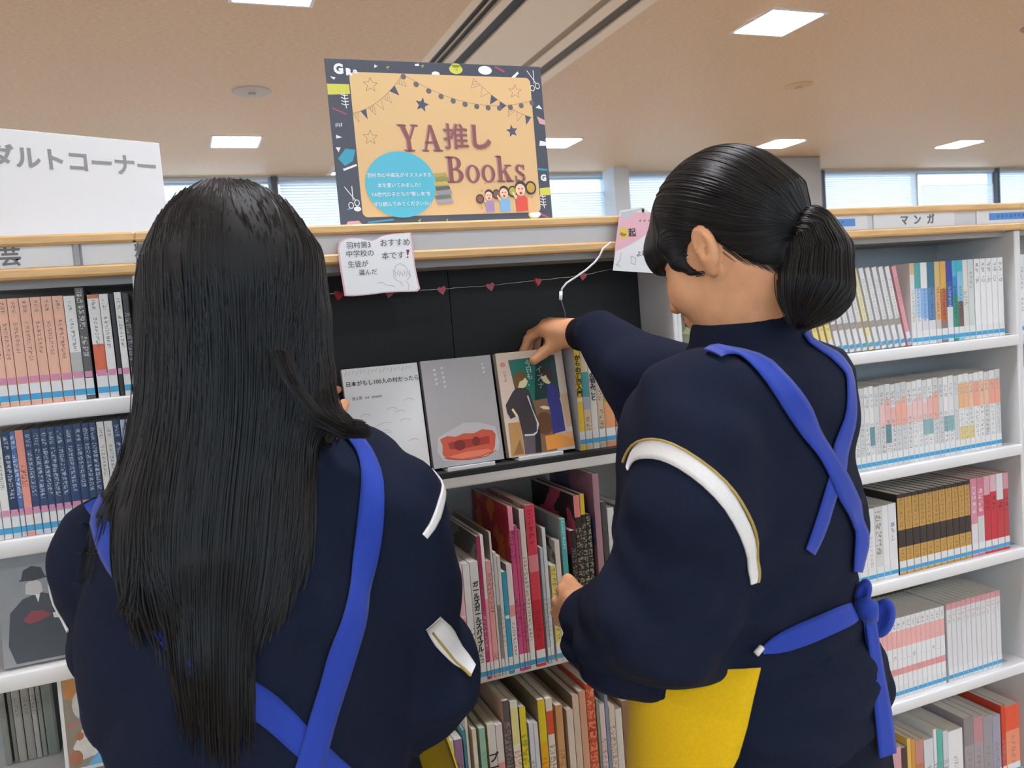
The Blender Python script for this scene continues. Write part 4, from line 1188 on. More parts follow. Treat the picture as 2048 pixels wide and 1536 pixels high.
wsh += [[(0.08, 0.259), (0.086, 0.262), (0.081, 0.265)], [(0.15, 0.265), (0.157, 0.265), (0.157, 0.269), (0.15, 0.268)], [(0.006, 0.243), (0.012, 0.238), (0.015, 0.242)], [(0.006, 0.144), (0.016, 0.146), (0.007, 0.15)], [(0.008, 0.122), (0.012, 0.13), (0.004, 0.13)],
        [(0.365, 0.2), (0.378, 0.197), (0.372, 0.205)], [(0.012, 0.095), (0.035, 0.103), (0.036, 0.1), (0.014, 0.092)], [(0.32, 0.249), (0.336, 0.262), (0.338, 0.259), (0.329, 0.25)], [(0.366, 0.133), (0.38, 0.133), (0.38, 0.14), (0.368, 0.142)]]
A.shapes(wsh, white, 'print')
fern = []
for cx, cz in ((0.026, 0.205), (0.364, 0.035)):
    fern.append([(cx, cz + 0.012), (cx + 0.002, cz - 0.012)])
    for j in range(4):
        fern.append([(cx, cz + 0.008 - j * 0.005), (cx - 0.005, cz + 0.010 - j * 0.005)]); fern.append([(cx, cz + 0.008 - j * 0.005), (cx + 0.006, cz + 0.009 - j * 0.005)])
for cx, cz, s in ((0.362, 0.25, 1), (0.02, 0.052, -1)):
    fern += [[(cx - 0.008, cz + 0.014), (cx + 0.008, cz - 0.008)], [(cx + 0.004, cz + 0.015), (cx + 0.004, cz - 0.008)]]
    for ox, oz in ((0.010, -0.012), (0.0, -0.016)):
        fern.append([(cx + ox + 0.004 * math.cos(a), cz + oz + 0.005 * math.sin(a)) for a in [0.7 * j for j in range(10)]])
fern += [[(0.008 + 0.003 * j, 0.163 + 0.001 * (j % 2)), (0.0085 + 0.003 * j, 0.168 + 0.001 * (j % 2))] for j in range(4)]
A.lines(fern, 0.0013, white, 'print')
A.shapes([[(0.1 + 0.06 * i, 0.2615 + 0.004 * (i % 2)), (0.106 + 0.06 * i, 0.2635 + 0.004 * (i % 2)), (0.103 + 0.06 * i, 0.258 + 0.004 * (i % 2))] for i in range(3)] + [[(0.13, 0.008), (0.134, 0.005), (0.136, 0.011)], [(0.18, 0.009), (0.184, 0.009), (0.182, 0.004)]], cm('olive', '#a9b04e'), 'print')
# kraft panel
A.shape(rrect(0.0375, 0.3585, 0.016, 0.2515, 0.009), cream, 'kraft_panel')
navyp, thin = cm('navy', '#4d5064'), cm('thin_brown', '#8d7866')
A.lines([star(x, z, 0.0122, 0.05) + [star(x, z, 0.0122, 0.05)[0]] for x, z in ((0.071, 0.2315), (0.328, 0.227), (0.0625, 0.146))], 0.0008, thin, 'star_outline')
A.shapes([star(0.156, 0.201, 0.0125, 0.25), star(0.316, 0.1585, 0.0115, -0.15)], navyp, 'star')


def sag(p, q, s, n=14):
    return [(p[0] + (q[0] - p[0]) * i / n, p[1] + (q[1] - p[1]) * i / n - s * 4 * (i / n) * (1 - i / n)) for i in range(n + 1)]


g1 = sag((0.0375, 0.185), (0.128, 0.2505), 0.012)
g2 = sag((0.128, 0.2505), (0.3585, 0.212), 0.026, 22)
g3 = sag((0.252, 0.2475), (0.3585, 0.182), 0.010)
A.lines([g1, g2, g3], 0.0007, thin, 'bunting_string')


def pennant(p, q, dn):
    mx, mz = (p[0] + q[0]) / 2, (p[1] + q[1]) / 2
    d = math.hypot(q[0] - p[0], q[1] - p[1])
    nx, nz = (q[1] - p[1]) / d, -(q[0] - p[0]) / d
    return [p, q, (mx + nx * dn, mz + nz * dn)]


solid, outl = [], []
for gk, sel in ((g1, (0, 2, 4, 6, 8, 10, 12)), (g3, (0, 2, 4, 6, 8, 10, 12))):
    for j, i in enumerate(sel):
        tri = pennant(gk[i], gk[min(i + 1, len(gk) - 1)] if False else (gk[i][0] + (gk[i + 1][0] - gk[i][0]) * 1.5, gk[i][1] + (gk[i + 1][1] - gk[i][1]) * 1.5), 0.016)
        if j in (1, 5) and gk is g1 or j in (2, 3, 6) and gk is g3: solid.append(tri)
        else:
            outl.append(tri + [tri[0]])
            a, b, c = tri
            if j % 2 == 0:
                for f_ in (0.3, 0.6): outl.append([(a[0] + (c[0] - a[0]) * f_, a[1] + (c[1] - a[1]) * f_), (a[0] + (b[0] - a[0]) * (f_ + .2), a[1] + (b[1] - a[1]) * (f_ + .2))])
A.shapes(solid, navyp, 'pennant')
A.lines(outl, 0.0006, thin, 'pennant_outline')
A.shapes([ell(g2[i][0], g2[i][1] - 0.004, 0.0047, 0.0047, 14) for i in range(0, 23, 2)], cm('bulb', '#6c6266'), 'bulb')

# headline letters built as outlines (bold serif)
hb, hs = cm('headline', '#8d5450'), cm('headline_shade', '#b48a86')


def letter(polys, dx, dz, sx, sz):
    return [[(dx + x * sx, dz + z * sz) for x, z in p] for p in polys]


def ring_bits(cx, cz, rx, rz, wx, wz, n=20):
    out = []
    for i in range(n):
        a, b = 2 * math.pi * i / n, 2 * math.pi * (i + 1) / n
        out.append([(cx + rx * math.cos(a), cz + rz * math.sin(a)), (cx + rx * math.cos(b), cz + rz * math.sin(b)), (cx + (rx - wx) * math.cos(b), cz + (rz - wz) * math.sin(b)), (cx + (rx - wx) * math.cos(a), cz + (rz - wz) * math.sin(a))])
    return out


def arc_bits(cx, cz, rx, rz, wx, wz, a0, a1, n=12):
    out = []
    for i in range(n):
        a, b = math.radians(a0 + (a1 - a0) * i / n), math.radians(a0 + (a1 - a0) * (i + 1) / n)
        out.append([(cx + rx * math.cos(a), cz + rz * math.sin(a)), (cx + rx * math.cos(b), cz + rz * math.sin(b)), (cx + (rx - wx) * math.cos(b), cz + (rz - wz) * math.sin(b)), (cx + (rx - wx) * math.cos(a), cz + (rz - wz) * math.sin(a))])
    return out


sl = lambda x0, x1, z0, z1: [(x0, z0), (x1, z0), (x1, z1), (x0, z1)]
LY = [[(0.1, 1), (0.34, 1), (0.58, 0.45), (0.62, 0.0), (0.4, 0.0), (0.4, 0.42)], [(0.78, 1), (0.88, 1), (0.6, 0.45), (0.5, 0.45)], sl(0, 0.42, 0.94, 1), sl(0.66, 1, 0.94, 1), sl(0.26, 0.76, 0, 0.06)]
LA = [[(0.42, 1), (0.56, 1), (0.94, 0), (0.68, 0)], [(0.42, 1), (0.5, 0.9), (0.2, 0), (0.1, 0)], sl(0.22, 0.72, 0.3, 0.37), sl(0, 0.32, 0, 0.06), sl(0.58, 1.04, 0, 0.06)]
LB = [sl(0.12, 0.36, 0, 1), sl(0, 0.5, 0.94, 1), sl(0, 0.5, 0, 0.06), sl(0.3, 0.55, 0.48, 0.54)] + arc_bits(0.5, 0.755, 0.36, 0.245, 0.22, 0.06, -90, 90) + arc_bits(0.52, 0.27, 0.44, 0.27, 0.24, 0.06, -90, 90)
Lo = ring_bits(0.45, 0.33, 0.45, 0.35, 0.21, 0.06)
Lk = [sl(0.1, 0.32, 0, 1.02), sl(0, 0.32, 0.97, 1.02), sl(0, 0.44, 0, 0.06), [(0.3, 0.3), (0.3, 0.38), (0.66, 0.66), (0.76, 0.66)], [(0.4, 0.42), (0.56, 0.48), (0.92, 0), (0.62, 0)], sl(0.5, 0.9, 0.61, 0.67), sl(0.54, 1.0, 0, 0.06)]
Ls = arc_bits(0.36, 0.5, 0.3, 0.18, 0.17, 0.06, 30, 250) + arc_bits(0.38, 0.17, 0.32, 0.19, 0.18, 0.06, -150, 80) + [sl(0.02, 0.12, 0, 0.24), sl(0.58, 0.66, 0.46, 0.68), [(0.16, 0.46), (0.3, 0.28), (0.58, 0.2), (0.44, 0.4)]]
for off, mm in ((0.0022, hs), (0.0, hb)):
    o2 = off
    ps = [letter(LY, 0.110 - o2, 0.123 + o2 * .5, 0.035, 0.044), letter(LA, 0.150 - o2, 0.123 + o2 * .5, 0.034, 0.044)]
    ps += [letter(LB, 0.189 - o2, 0.070 + o2 * .5, 0.031, 0.044), letter(Lo, 0.2235 - o2, 0.070 + o2 * .5, 0.028, 0.044), letter(Lo, 0.252 - o2, 0.070 + o2 * .5, 0.028, 0.044), letter(Lk, 0.2805 - o2, 0.070 + o2 * .5, 0.031, 0.044), letter(Ls, 0.3145 - o2, 0.070 + o2 * .5, 0.028, 0.044)]
    for p_ in ps: A.shapes(p_, mm, 'headline_lettering', True)
    A.text('推', 0.2115 - o2, 0.1445 + o2 * .5, 0.046, mm, 0.0004, 'headline_lettering')
    A.text('し', 0.2545 - o2, 0.1445 + o2 * .5, 0.046, mm, 0.0015, 'headline_lettering')
# blue disc with four lines
A.shape(ell(0.107, 0.0685, 0.0605, 0.055, 40), cm('disc_blue', '#58b8cc'), 'blue_disc')
for s_, z_ in (('羽村市の中高生がオススメする', 0.0835), ('本を置いてみました！', 0.067), ('YA世代の子たちの"推し本"を', 0.052), ('ぜひ読んでみてくださいね♪', 0.036)):
    A.text(s_, 0.106, z_, 0.0079, white, 0.00005, 'disc_lettering')
# pile of books print (right of the disc)
cols = ['#b7a050', '#8c8f4a', '#c9b255', '#5a5d68', '#8f9298', '#6d6f76', '#9ea1a5']
for i, h_ in enumerate(cols):
    z_ = 0.086 - i * 0.0075
    x_ = 0.165 + 0.002 * math.sin(i * 2.1)
    A.shape([(x_, z_), (x_ + 0.022 + i * 0.0012, z_ + 0.0015), (x_ + 0.024 + i * 0.0012, z_ - 0.0042), (x_ + 0.003, z_ - 0.0062)], cm('pile%d' % i, h_), 'book_pile')
# three cheering people
skin, hair_p = cm('skin', '#f2c9a8'), cm('hairblack', '#3a3238')
for bx, sc, sh, fan in ((0.262, 0.9, '#a58ab0', '#8a5a48'), (0.2905, 1.05, '#7fb4dc', '#b8b03c'), (0.3225, 1.25, '#d9523f', '#caa03c')):
    hz = 0.048 + 0.012 * (sc - 0.9) * 2.4
    A.shape([(bx - 0.009 * sc, 0.0185), (bx - 0.009 * sc, hz - 0.013 * sc), (bx - 0.004 * sc, hz - 0.0095 * sc), (bx + 0.004 * sc, hz - 0.0095 * sc), (bx + 0.009 * sc, hz - 0.013 * sc), (bx + 0.009 * sc, 0.0185)], cm('shirt' + sh[1:], sh), 'cheering_figure')
    A.shape(ell(bx, hz + 0.001, 0.0092 * sc, 0.0098 * sc, 18), hair_p, 'cheering_figure')
    A.shape(ell(bx - 0.0008, hz - 0.002 * sc, 0.0075 * sc, 0.0085 * sc, 18), skin, 'cheering_figure')
    A.shapes([ell(bx - 0.003 * sc, hz - 0.0005, 0.0014 * sc, 0.0012 * sc, 8), ell(bx + 0.002 * sc, hz - 0.0005, 0.0014 * sc, 0.0012 * sc, 8), ell(bx - 0.0005, hz - 0.0065 * sc, 0.0022 * sc, 0.002 * sc, 10)], cm('mouth', '#b3443c'), 'cheering_figure')
    A.shapes([[(bx - 0.009 * sc, hz - 0.015 * sc), (bx - 0.014 * sc, hz - 0.006 * sc), (bx - 0.012 * sc, hz - 0.004 * sc), (bx - 0.006 * sc, hz - 0.012 * sc)]], skin, 'cheering_figure')
    fx, fz = bx + 0.0155 * sc, hz + 0.001
    A.shape(ell(fx, fz, 0.0085 * sc, 0.0095 * sc, 18), hair_p, 'cheering_fan')
    A.shape(ell(fx, fz, 0.0062 * sc, 0.007 * sc, 16), cm('fan' + fan[1:], fan), 'cheering_fan')
A.shape(ell(0.2445, 0.0415, 0.0075, 0.0082, 16), hair_p, 'cheering_fan')
A.shape(ell(0.2445, 0.0415, 0.0055, 0.006, 16), cm('fan8a5a48', '#8a5a48'), 'cheering_fan')
A.shapes([[(x, z), (x + 0.002, z + 0.003), (x + 0.0035, z + 0.001), (x + 0.001, z - 0.002)] for x, z in ((0.255, 0.068), (0.272, 0.07), (0.293, 0.076), (0.33, 0.078), (0.247, 0.055), (0.245, 0.025), (0.341, 0.042))], cm('heart', '#c9926a'), 'print')

# ------------------------------------------------------------------ cards hung on the header
cardp = [(675, 497), (678, 485), (688, 478), (700, 475.5), (720, 477), (744, 481.5), (752, 478), (765, 471), (785, 467.5), (822, 464.5), (826, 495), (830, 530), (837, 565), (840.5, 577), (835, 583), (800, 584), (770, 585.5), (735, 590), (705, 592.5), (689, 592), (684, 560), (679, 530)]
o0 = at(757, 530, 1.288)
cb = thing('handmade_card', 'white open-book-shaped card with a pink edge, handwritten, hung on the header', 'card', o0)
pts = [(at(x, y, 1.288).x - o0.x, at(x, y, 1.288).z - o0.z) for x, y in cardp]
cxm = sum(p[0] for p in pts) / len(pts); czm = sum(p[1] for p in pts) / len(pts)
pf = MB()
def slab(mb, pts, y0, y1):
    pts = ccw(pts)
    n = len(pts)
    mb.add([(x, y0, z) for x, z in pts] + [(x, y1, z) for x, z in pts], [tuple(range(n)), tuple(range(2 * n - 1, n - 1, -1))] + [(i, n + i, n + (i + 1) % n, (i + 1) % n) for i in range(n)])
slab(pf, pts, 0.0, 0.0008)
pf.build('pink_backing', mat('card_pink', '#eec3cc', 0.6), cb)
pf = MB(); slab(pf, [(cxm + (x - cxm) * 0.955, czm + (z - czm) * 0.965) for x, z in pts], -0.0006, 0.0)
pf.build('white_card', mat('card_white', '#f2f2f1', 0.5), cb)
A = Art(cb, -0.0007)
tl = lambda px, py: (at(px, py, 1.288).x - o0.x, at(px, py, 1.288).z - o0.z)
for s_, px, py, sz in (('羽村第3', 717, 491, 0.0112), ('中学校の', 720, 508, 0.0112), ('生徒が', 716, 529, 0.0108), ('選んだ', 736, 545, 0.0098), ('おすすめ', 790, 486, 0.0125), ('本です', 786, 512, 0.0125)):
    x_, z_ = tl(px, py)
    A.text(s_, x_, z_, sz, mat('pencil_ink', '#66615f', 0.6), 0.00005, 'handwriting')
x_, z_ = tl(815, 507)
A.shapes([[(x_ - 0.002, z_ + 0.006), (x_ + 0.004, z_ + 0.006), (x_ + 0.0005, z_ - 0.003), (x_ - 0.001, z_ - 0.003)], ell(x_ - 0.0006, z_ - 0.006, 0.0015, 0.0015, 10)], mat('card_red', '#9c3a45', 0.5), 'exclamation_mark')
pm = mat('pencil_sketch', '#b4b3b4', 0.6)
X = lambda px, py: tl(px, py)
A.lines([[X(787, 545), X(792, 531), X(800, 527), X(806, 531)], [X(806, 529), X(812, 535), X(816, 545)], [X(787, 545), X(788, 556), X(795, 562), X(804, 565)], [X(818, 540), X(820, 552), X(814, 560)], [X(754, 566), X(765, 565), X(772, 570), X(790, 573)], [X(800, 566), X(806, 572)], [X(812, 562), X(818, 570), X(816, 580)]] + [[X(786 + i * 3.6, 540 + (i % 3) * 2), X(788 + i * 3.6, 550 + (i % 2) * 3)] for i in range(10)], 0.0007, pm, 'pencil_sketch')

o1 = at(1270, 480, 1.286)
pc = thing('recommendation_card', 'pink and white card with a yellow round sticker hung beside the girl\'s face', 'card', o1)
t2 = lambda px, py: (at(px, py, 1.286).x - o1.x, at(px, py, 1.286).z - o1.z)
pf = MB(); slab(pf, [t2(*q) for q in ((1240, 421), (1285, 414), (1300, 424), (1345, 425), (1334, 548), (1226, 541))], 0, 0.0008)
pf.build('card', mat('card_white2', '#e9e8e9', 0.5), pc)
A = Art(pc, -0.0002)
A.shape([t2(*q) for q in ((1238, 432), (1262, 430), (1275, 424), (1300, 425), (1343, 426), (1338, 448), (1310, 456), (1282, 476), (1250, 494), (1229, 503))], mat('card_pink2', '#ecb6c0', 0.5))
A.shape([t2(*q) for q in ((1241, 424), (1268, 420), (1285, 416), (1272, 424), (1262, 432), (1248, 440), (1242, 438))], mat('card_grey2', '#c9c8c9', 0.5))
A.shape([t2(1247 + 9.5 * math.cos(a), 466 + 12 * math.sin(a)) for a in [2 * math.pi * i / 20 for i in range(20)]], mat('sticker_yellow', '#e5c343', 0.4), 'round_sticker')
A.shapes([[t2(*q) for q in ((1239, 468), (1243, 464), (1247, 467), (1253, 467), (1251, 472), (1244, 473))]], mat('sticker_brown', '#a5763a', 0.4), 'round_sticker')
x_, z_ = t2(1264, 466)
A.text('起', x_, z_, 0.0155, M_ink, 0.0003, 'lettering')
x_, z_ = t2(1283, 508)
A.text('よむ', x_, z_, 0.011, M_greyink, 0.0002, 'handwriting')
for px in (1278, 1287, 1296):
    A.shapes([[t2(px, 440), t2(px + 4, 439.5), t2(px + 4, 443), t2(px, 443.5)]], mat('card_print', '#a87f8a', 0.5))
A.lines([[t2(1242, 506), t2(1240, 520), t2(1233, 530)], [t2(1232, 528), t2(1240, 533)], [t2(1262, 512), t2(1262, 526), t2(1270, 530), t2(1271, 516), t2(1262, 512)]], 0.0012, pm, 'pencil_sketch')
MB().tube([at(1286, 418, 1.283), at(1286, 424, 1.287)], 0.0022, 8).build('push_pin', mat('pin_dark', '#3a3436', 0.4))
setp(bpy.data.objects['push_pin'], 'small dark push pin at the top of the pink and white card', 'push pin')

# garland of small red apples on a silver string, and the white cable
gp = [(596, 586), (640, 588), (672, 588), (730, 588), (790, 584), (840, 581), (885, 578), (940, 574), (981, 571), (1030, 566), (1075, 561), (1120, 556), (1165, 551), (1210, 541), (1245, 534), (1300, 528)]
GY = 1.318
gl_ = thing('bead_garland', 'silver thread garland of small red hearts strung in front of the black backing', 'garland', at(960, 570, GY))
g0 = gl_.location.copy()
sub = []
for (x0, y0), (x1, y1) in zip(gp[:-1], gp[1:]):
    for i in range(5):
        f_ = i / 5
        sub.append(at(x0 + (x1 - x0) * f_, y0 + (y1 - y0) * f_ + random.uniform(-0.6, 0.6), GY + random.uniform(-0.001, 0.001)) - g0)
MB().tube(sub, 0.0006, 5).build('thread', mat('silver_thread', '#b9b4b0', 0.25, metal=0.7), gl_)
mred = mat('heart_red', '#a02a34', 0.4)
hv = MB()
hp = [(0, -0.0075), (0.0055, -0.001), (0.0072, 0.003), (0.006, 0.0058), (0.003, 0.0065), (0, 0.0042), (-0.003, 0.0065), (-0.006, 0.0058), (-0.0072, 0.003), (-0.0055, -0.001)]
slab(hv, hp, -0.0025, 0.0025)
base = None
for px, py in ((677, 589), (778, 585), (884, 579), (981, 572), (1075, 562), (1165, 551)):
    if base is None:
        base = hv.build('heart_bead', mred, gl_); o = base
    else:
        o = base.copy(); COL.objects.link(o)
    o.location = at(px, py + 2, GY) - g0
    o.rotation_euler = (0, random.uniform(-0.3, 0.3), random.uniform(-0.4, 0.4))
cp = [(1222, 484), (1206, 497), (1199, 512), (1190, 524), (1172, 540), (1150, 555), (1133, 566), (1124, 577), (1122, 586)]
ca = thing('white_cable', 'thin white cable hanging from the header with a small inline connector', 'cable', at(1160, 540, 1.29))
c0 = ca.location.copy()
MB().tube([at(x, y, 1.284 + 0.02 * i / 8) - c0 for i, (x, y) in enumerate(cp)], 0.0017, 8).build('cable', M_paper, ca)
MB().tube([at(1122, 583, 1.304) - c0, at(1121, 600, 1.304) - c0], 0.0032, 8).build('connector', M_paper, ca)
MB().tube([at(x, y, Y_) - c0 for x, y, Y_ in ((1121, 598, 1.304), (1126, 612, 1.33), (1130, 626, 1.37), (1131, 640, 1.398), (1130, 664, 1.402))], 0.0008, 6).build('thin_wire', mat('wire_grey', '#a7a29e', 0.4), ca)
# ------------------------------------------------------------------ smooth bodies grown from distance fields
def smin(a, b, k):
    h = np.clip(0.5 + 0.5 * (b - a) / k, 0, 1)
    return b + (a - b) * h - k * h * (1 - h)


def smax(a, b, k):
    return -smin(-a, -b, k)


def V(*a):
    return np.array(a, float)


def cone(p, a, b, r1, r2, flat_axis=None, flat_k=1.0):
    a = np.asarray(a, float); b = np.asarray(b, float)
    if flat_axis is not None:
        n = np.asarray(flat_axis, float); n = n / np.linalg.norm(n)
        p = p + np.outer((p - a) @ n, n) * (flat_k - 1)
        b = b + n * ((b - a) @ n) * (flat_k - 1)
    ba = b - a
    t = np.clip(((p - a) @ ba) / max(ba @ ba, 1e-9), 0, 1)
    d = np.linalg.norm(p - a - t[:, None] * ba, axis=1) - (r1 + (r2 - r1) * t)
    return d


def chain(p, pts, rs, k=0.02, **kw):
    d = None
    for i in range(len(pts) - 1):
        e = cone(p, pts[i], pts[i + 1], rs[i], rs[i + 1], **kw)
        d = e if d is None else smin(d, e, k)
    return d


def ellip(p, c, r, R=None):
    q = p - np.asarray(c, float)
    if R is not None: q = q @ R
    r = np.asarray(r, float)
    k0 = np.linalg.norm(q / r, axis=1)
    k1 = np.linalg.norm(q / (r * r), axis=1)
    return k0 * (k0 - 1) / np.maximum(k1, 1e-6)


def loft(p, zs, cx, cy, a, b, yaw, pw=2.1):
    """upright trunk: super-elliptic sections, half width a and half depth b, turned by yaw"""
    z = p[:, 2]
    zz = np.clip(z, zs[0], zs[-1])
    X = p[:, 0] - np.interp(zz, zs, cx)
    Y = p[:, 1] - np.interp(zz, zs, cy)
    A = np.interp(zz, zs, a); B = np.interp(zz, zs, b)
    yw = np.interp(zz, zs, yaw) if np.ndim(yaw) else yaw
    c, s = np.cos(yw), np.sin(yw)
    u = X * c + Y * s
    v = -X * s + Y * c
    rr = (np.abs(u / A) ** pw + np.abs(v / B) ** pw) ** (1 / pw)
    r_ = np.sqrt(u * u + v * v)
    d = r_ - r_ / np.maximum(rr, 1e-4)
    dz = np.maximum(z - zs[-1], zs[0] - z)
    return np.where(dz > 0, np.sqrt(np.maximum(d, 0) ** 2 + dz ** 2), np.maximum(d, -0.2))


def nets(fn, lo, hi, h, block=8):
    lo = np.asarray(lo, float); hi = np.asarray(hi, float)
    n = np.ceil((hi - lo) / h / block).astype(int) * block + 1
    F = np.full(n, 9.0, np.float32)
    nb = (n - 1) // block
    ci = np.stack(np.meshgrid(*[np.arange(m) for m in nb], indexing='ij'), -1).reshape(-1, 3)
    cc = lo + (ci * block + block / 2) * h
    fc = fn(cc)
    near = np.abs(fc) < block * h * 1.35
    ax = np.arange(block + 1)
    loc = np.stack(np.meshgrid(ax, ax, ax, indexing='ij'), -1).reshape(-1, 3)
    for c, f in zip(ci[~near], fc[~near]):
        i, j, k = c * block
        F[i:i + block + 1, j:j + block + 1, k:k + block + 1] = np.sign(f) * 9
    sel = ci[near]
    for s0 in range(0, len(sel), 400):
        blk = sel[s0:s0 + 400]
        pts = (blk[:, None, :] * block + loc[None]).reshape(-1, 3)
        vals = fn(lo + pts * h).astype(np.float32).reshape(len(blk), block + 1, block + 1, block + 1)
        for c, vv in zip(blk, vals):
            i, j, k = c * block
            F[i:i + block + 1, j:j + block + 1, k:k + block + 1] = vv
    ins = F < 0
    sh = [x - 1 for x in F.shape]
    cnt = np.zeros(sh, np.int16)
    offs = [(i, j, k) for i in (0, 1) for j in (0, 1) for k in (0, 1)]
    sl = lambda o: tuple(slice(o[t], o[t] + sh[t]) for t in range(3))
    for o in offs: cnt += ins[sl(o)]
    act = (cnt > 0) & (cnt < 8)
    idx = np.full(sh, -1, np.int64)
    cells = np.argwhere(act)
    idx[act] = np.arange(len(cells))
    acc = np.zeros((len(cells), 3)); num = np.zeros(len(cells))
    I, J, K = cells.T
    for o in offs:
        for t in range(3):
            if o[t]: continue
            q = list(o); q[t] = 1
            f0 = F[I + o[0], J + o[1], K + o[2]]; f1 = F[I + q[0], J + q[1], K + q[2]]
            m = (f0 < 0) != (f1 < 0)
            tt = np.clip(f0 / np.where(np.abs(f0 - f1) < 1e-9, 1, f0 - f1), 0, 1)
            pos = np.tile(np.array(o, float), (len(cells), 1)); pos[:, t] = tt
            acc[m] += pos[m]; num[m] += 1
    P = lo + (cells + acc / np.maximum(num, 1)[:, None]) * h
    quads = []
    for t in range(3):
        u, v = [(1, 2), (2, 0), (0, 1)][t]
        a = [slice(None)] * 3; b = [slice(None)] * 3
        a[t] = slice(0, -1); b[t] = slice(1, None)
        A, B = ins[tuple(a)], ins[tuple(b)]
        for e, flip in ((np.argwhere(A & ~B), False), (np.argwhere(~A & B), True)):
            e = e[(e[:, u] > 0) & (e[:, v] > 0) & (e[:, u] < F.shape[u] - 1) & (e[:, v] < F.shape[v] - 1)]
            q = []
            for du, dv in ((-1, -1), (0, -1), (0, 0), (-1, 0)):
                c = e.copy(); c[:, u] += du; c[:, v] += dv
                q.append(idx[c[:, 0], c[:, 1], c[:, 2]])
            q = np.stack(q, 1)
            if flip: q = q[:, ::-1]
            quads.append(q)
    Q = np.concatenate(quads)
    Q = Q[(Q >= 0).all(1)]
    return P, Q


def np_mesh(name, P, Q, mats, parent=None, relax=1):
    P = np.array(P)
    if relax:
        for _ in range(relax):
            S = np.zeros_like(P); N = np.zeros(len(P))
            for a, b in ((0, 1), (1, 2), (2, 3), (3, 0)):
                np.add.at(S, Q[:, a], P[Q[:, b]]); np.add.at(S, Q[:, b], P[Q[:, a]])
                np.add.at(N, Q[:, a], 1); np.add.at(N, Q[:, b], 1)
            P = P * 0.5 + 0.5 * S / np.maximum(N, 1)[:, None]
    me = bpy.data.meshes.new(name)
    me.vertices.add(len(P)); me.vertices.foreach_set('co', P.ravel())
    me.loops.add(Q.size); me.loops.foreach_set('vertex_index', Q.ravel().astype(np.int32))
    me.polygons.add(len(Q))
    me.polygons.foreach_set('loop_start', (np.arange(len(Q)) * 4).astype(np.int32))
    me.polygons.foreach_set('use_smooth', np.ones(len(Q), bool))
    me.update(calc_edges=True)
    me.validate()
    o = link(name, me, mats, parent)
    return o


def wave(p, amp, fx, seed=0):
    """soft cloth folds: warped sines"""
    s = seed * 1.7
    x, y, z = p[:, 0] * fx, p[:, 1] * fx, p[:, 2] * fx
    w1 = np.sin(0.9 * x + 1.3 * z + s) + np.sin(1.1 * y - 0.7 * z + 2 * s)
    return amp * (np.sin(2.1 * z + 1.5 * x + 1.9 * w1 + s) * 0.6 + np.sin(3.3 * z - 2.2 * y - 1.3 * x + 1.4 * w1 + 3 * s) * 0.4)


def folds(p, z0, s, amp, freq, ax, seed=0):
    """gathered creases around height z0, running across the cloth"""
    g = np.exp(-((p[:, 2] - z0) / s) ** 2)
    t = p[:, 2] * freq + p[:, 0] * ax[0] + p[:, 1] * ax[1] + 1.2 * np.sin(p[:, 0] * 14 + p[:, 1] * 9 + seed) + 0.8 * np.sin(p[:, 2] * 19 + seed * 2)
    return 1.5 * amp * g * (1 - 2 * np.abs(np.sin(t)) ** 0.8)


def trace(fn, seeds, dirfn, steps, ds, off):
    """strand paths that hug the surface fn = off"""
    e = 0.002
    p = seeds.copy()
    out = []

    def grad(q):
        g = np.stack([fn(q + V(e, 0, 0)) - fn(q - V(e, 0, 0)), fn(q + V(0, e, 0)) - fn(q - V(0, e, 0)), fn(q + V(0, 0, e)) - fn(q - V(0, 0, e))], 1)
        return g / np.maximum(np.linalg.norm(g, axis=1), 1e-9)[:, None]

    for s in range(steps):
        for _ in range(8 if s == 0 else 2):
            g = grad(p)
            p = p - g * np.clip(fn(p) - off, -0.02, 0.02)[:, None]
        out.append(p.copy())
        d = dirfn(p, s)
        d = d - g * np.sum(d * g, 1)[:, None]
        d = d / np.maximum(np.linalg.norm(d, axis=1), 1e-9)[:, None]
        p = p + d * ds
    return np.stack(out, 1)


def strands(name, paths, radius, material, parent, tip=0.4):
    m, n = paths.shape[:2]
    hc = bpy.data.hair_curves.new(name)
    hc.add_curves([n] * m)
    hc.points.foreach_set('position', paths.reshape(-1).astype(np.float32))
    r = radius * (1 - (1 - tip) * np.linspace(0, 1, n) ** 3)
    hc.points.foreach_set('radius', np.tile(r, m).astype(np.float32))
    o = bpy.data.objects.new(name, hc)
    COL.objects.link(o)
    hc.materials.append(material)
    o.parent = parent
    o['kind'] = 'stuff'
    return o


def bvh_of(o):
    return BVHTree.FromPolygons([v.co.copy() for v in o.data.vertices], [tuple(p.vertices) for p in o.data.polygons])


def hit(bvh, px, py, wfall):
    d = (dp(px, py, 1.0) - CAM).normalized()
    loc, nor, i, dist = bvh.ray_cast(CAM, d)
    if loc is None or dist > 1.7:
        loc, nor, i, dist = bvh.find_nearest(dp(px, py, wfall))
    return loc


def resample(pts, step):
    pts = [Vector(p) for p in pts]
    # Catmull-Rom through the points
    out = []
    n = len(pts)
    for i in range(n - 1):
        p0, p1, p2, p3 = pts[max(i - 1, 0)], pts[i], pts[i + 1], pts[min(i + 2, n - 1)]
        k = max(2, int((p2 - p1).length / step))
        for j in range(k):
            t = j / k
            out.append(0.5 * ((2 * p1) + (p2 - p0) * t + (2 * p0 - 5 * p1 + 4 * p2 - p3) * t * t + (3 * p1 - 3 * p2 + p3 - p0) * t ** 3))
    out.append(pts[-1])
    return out


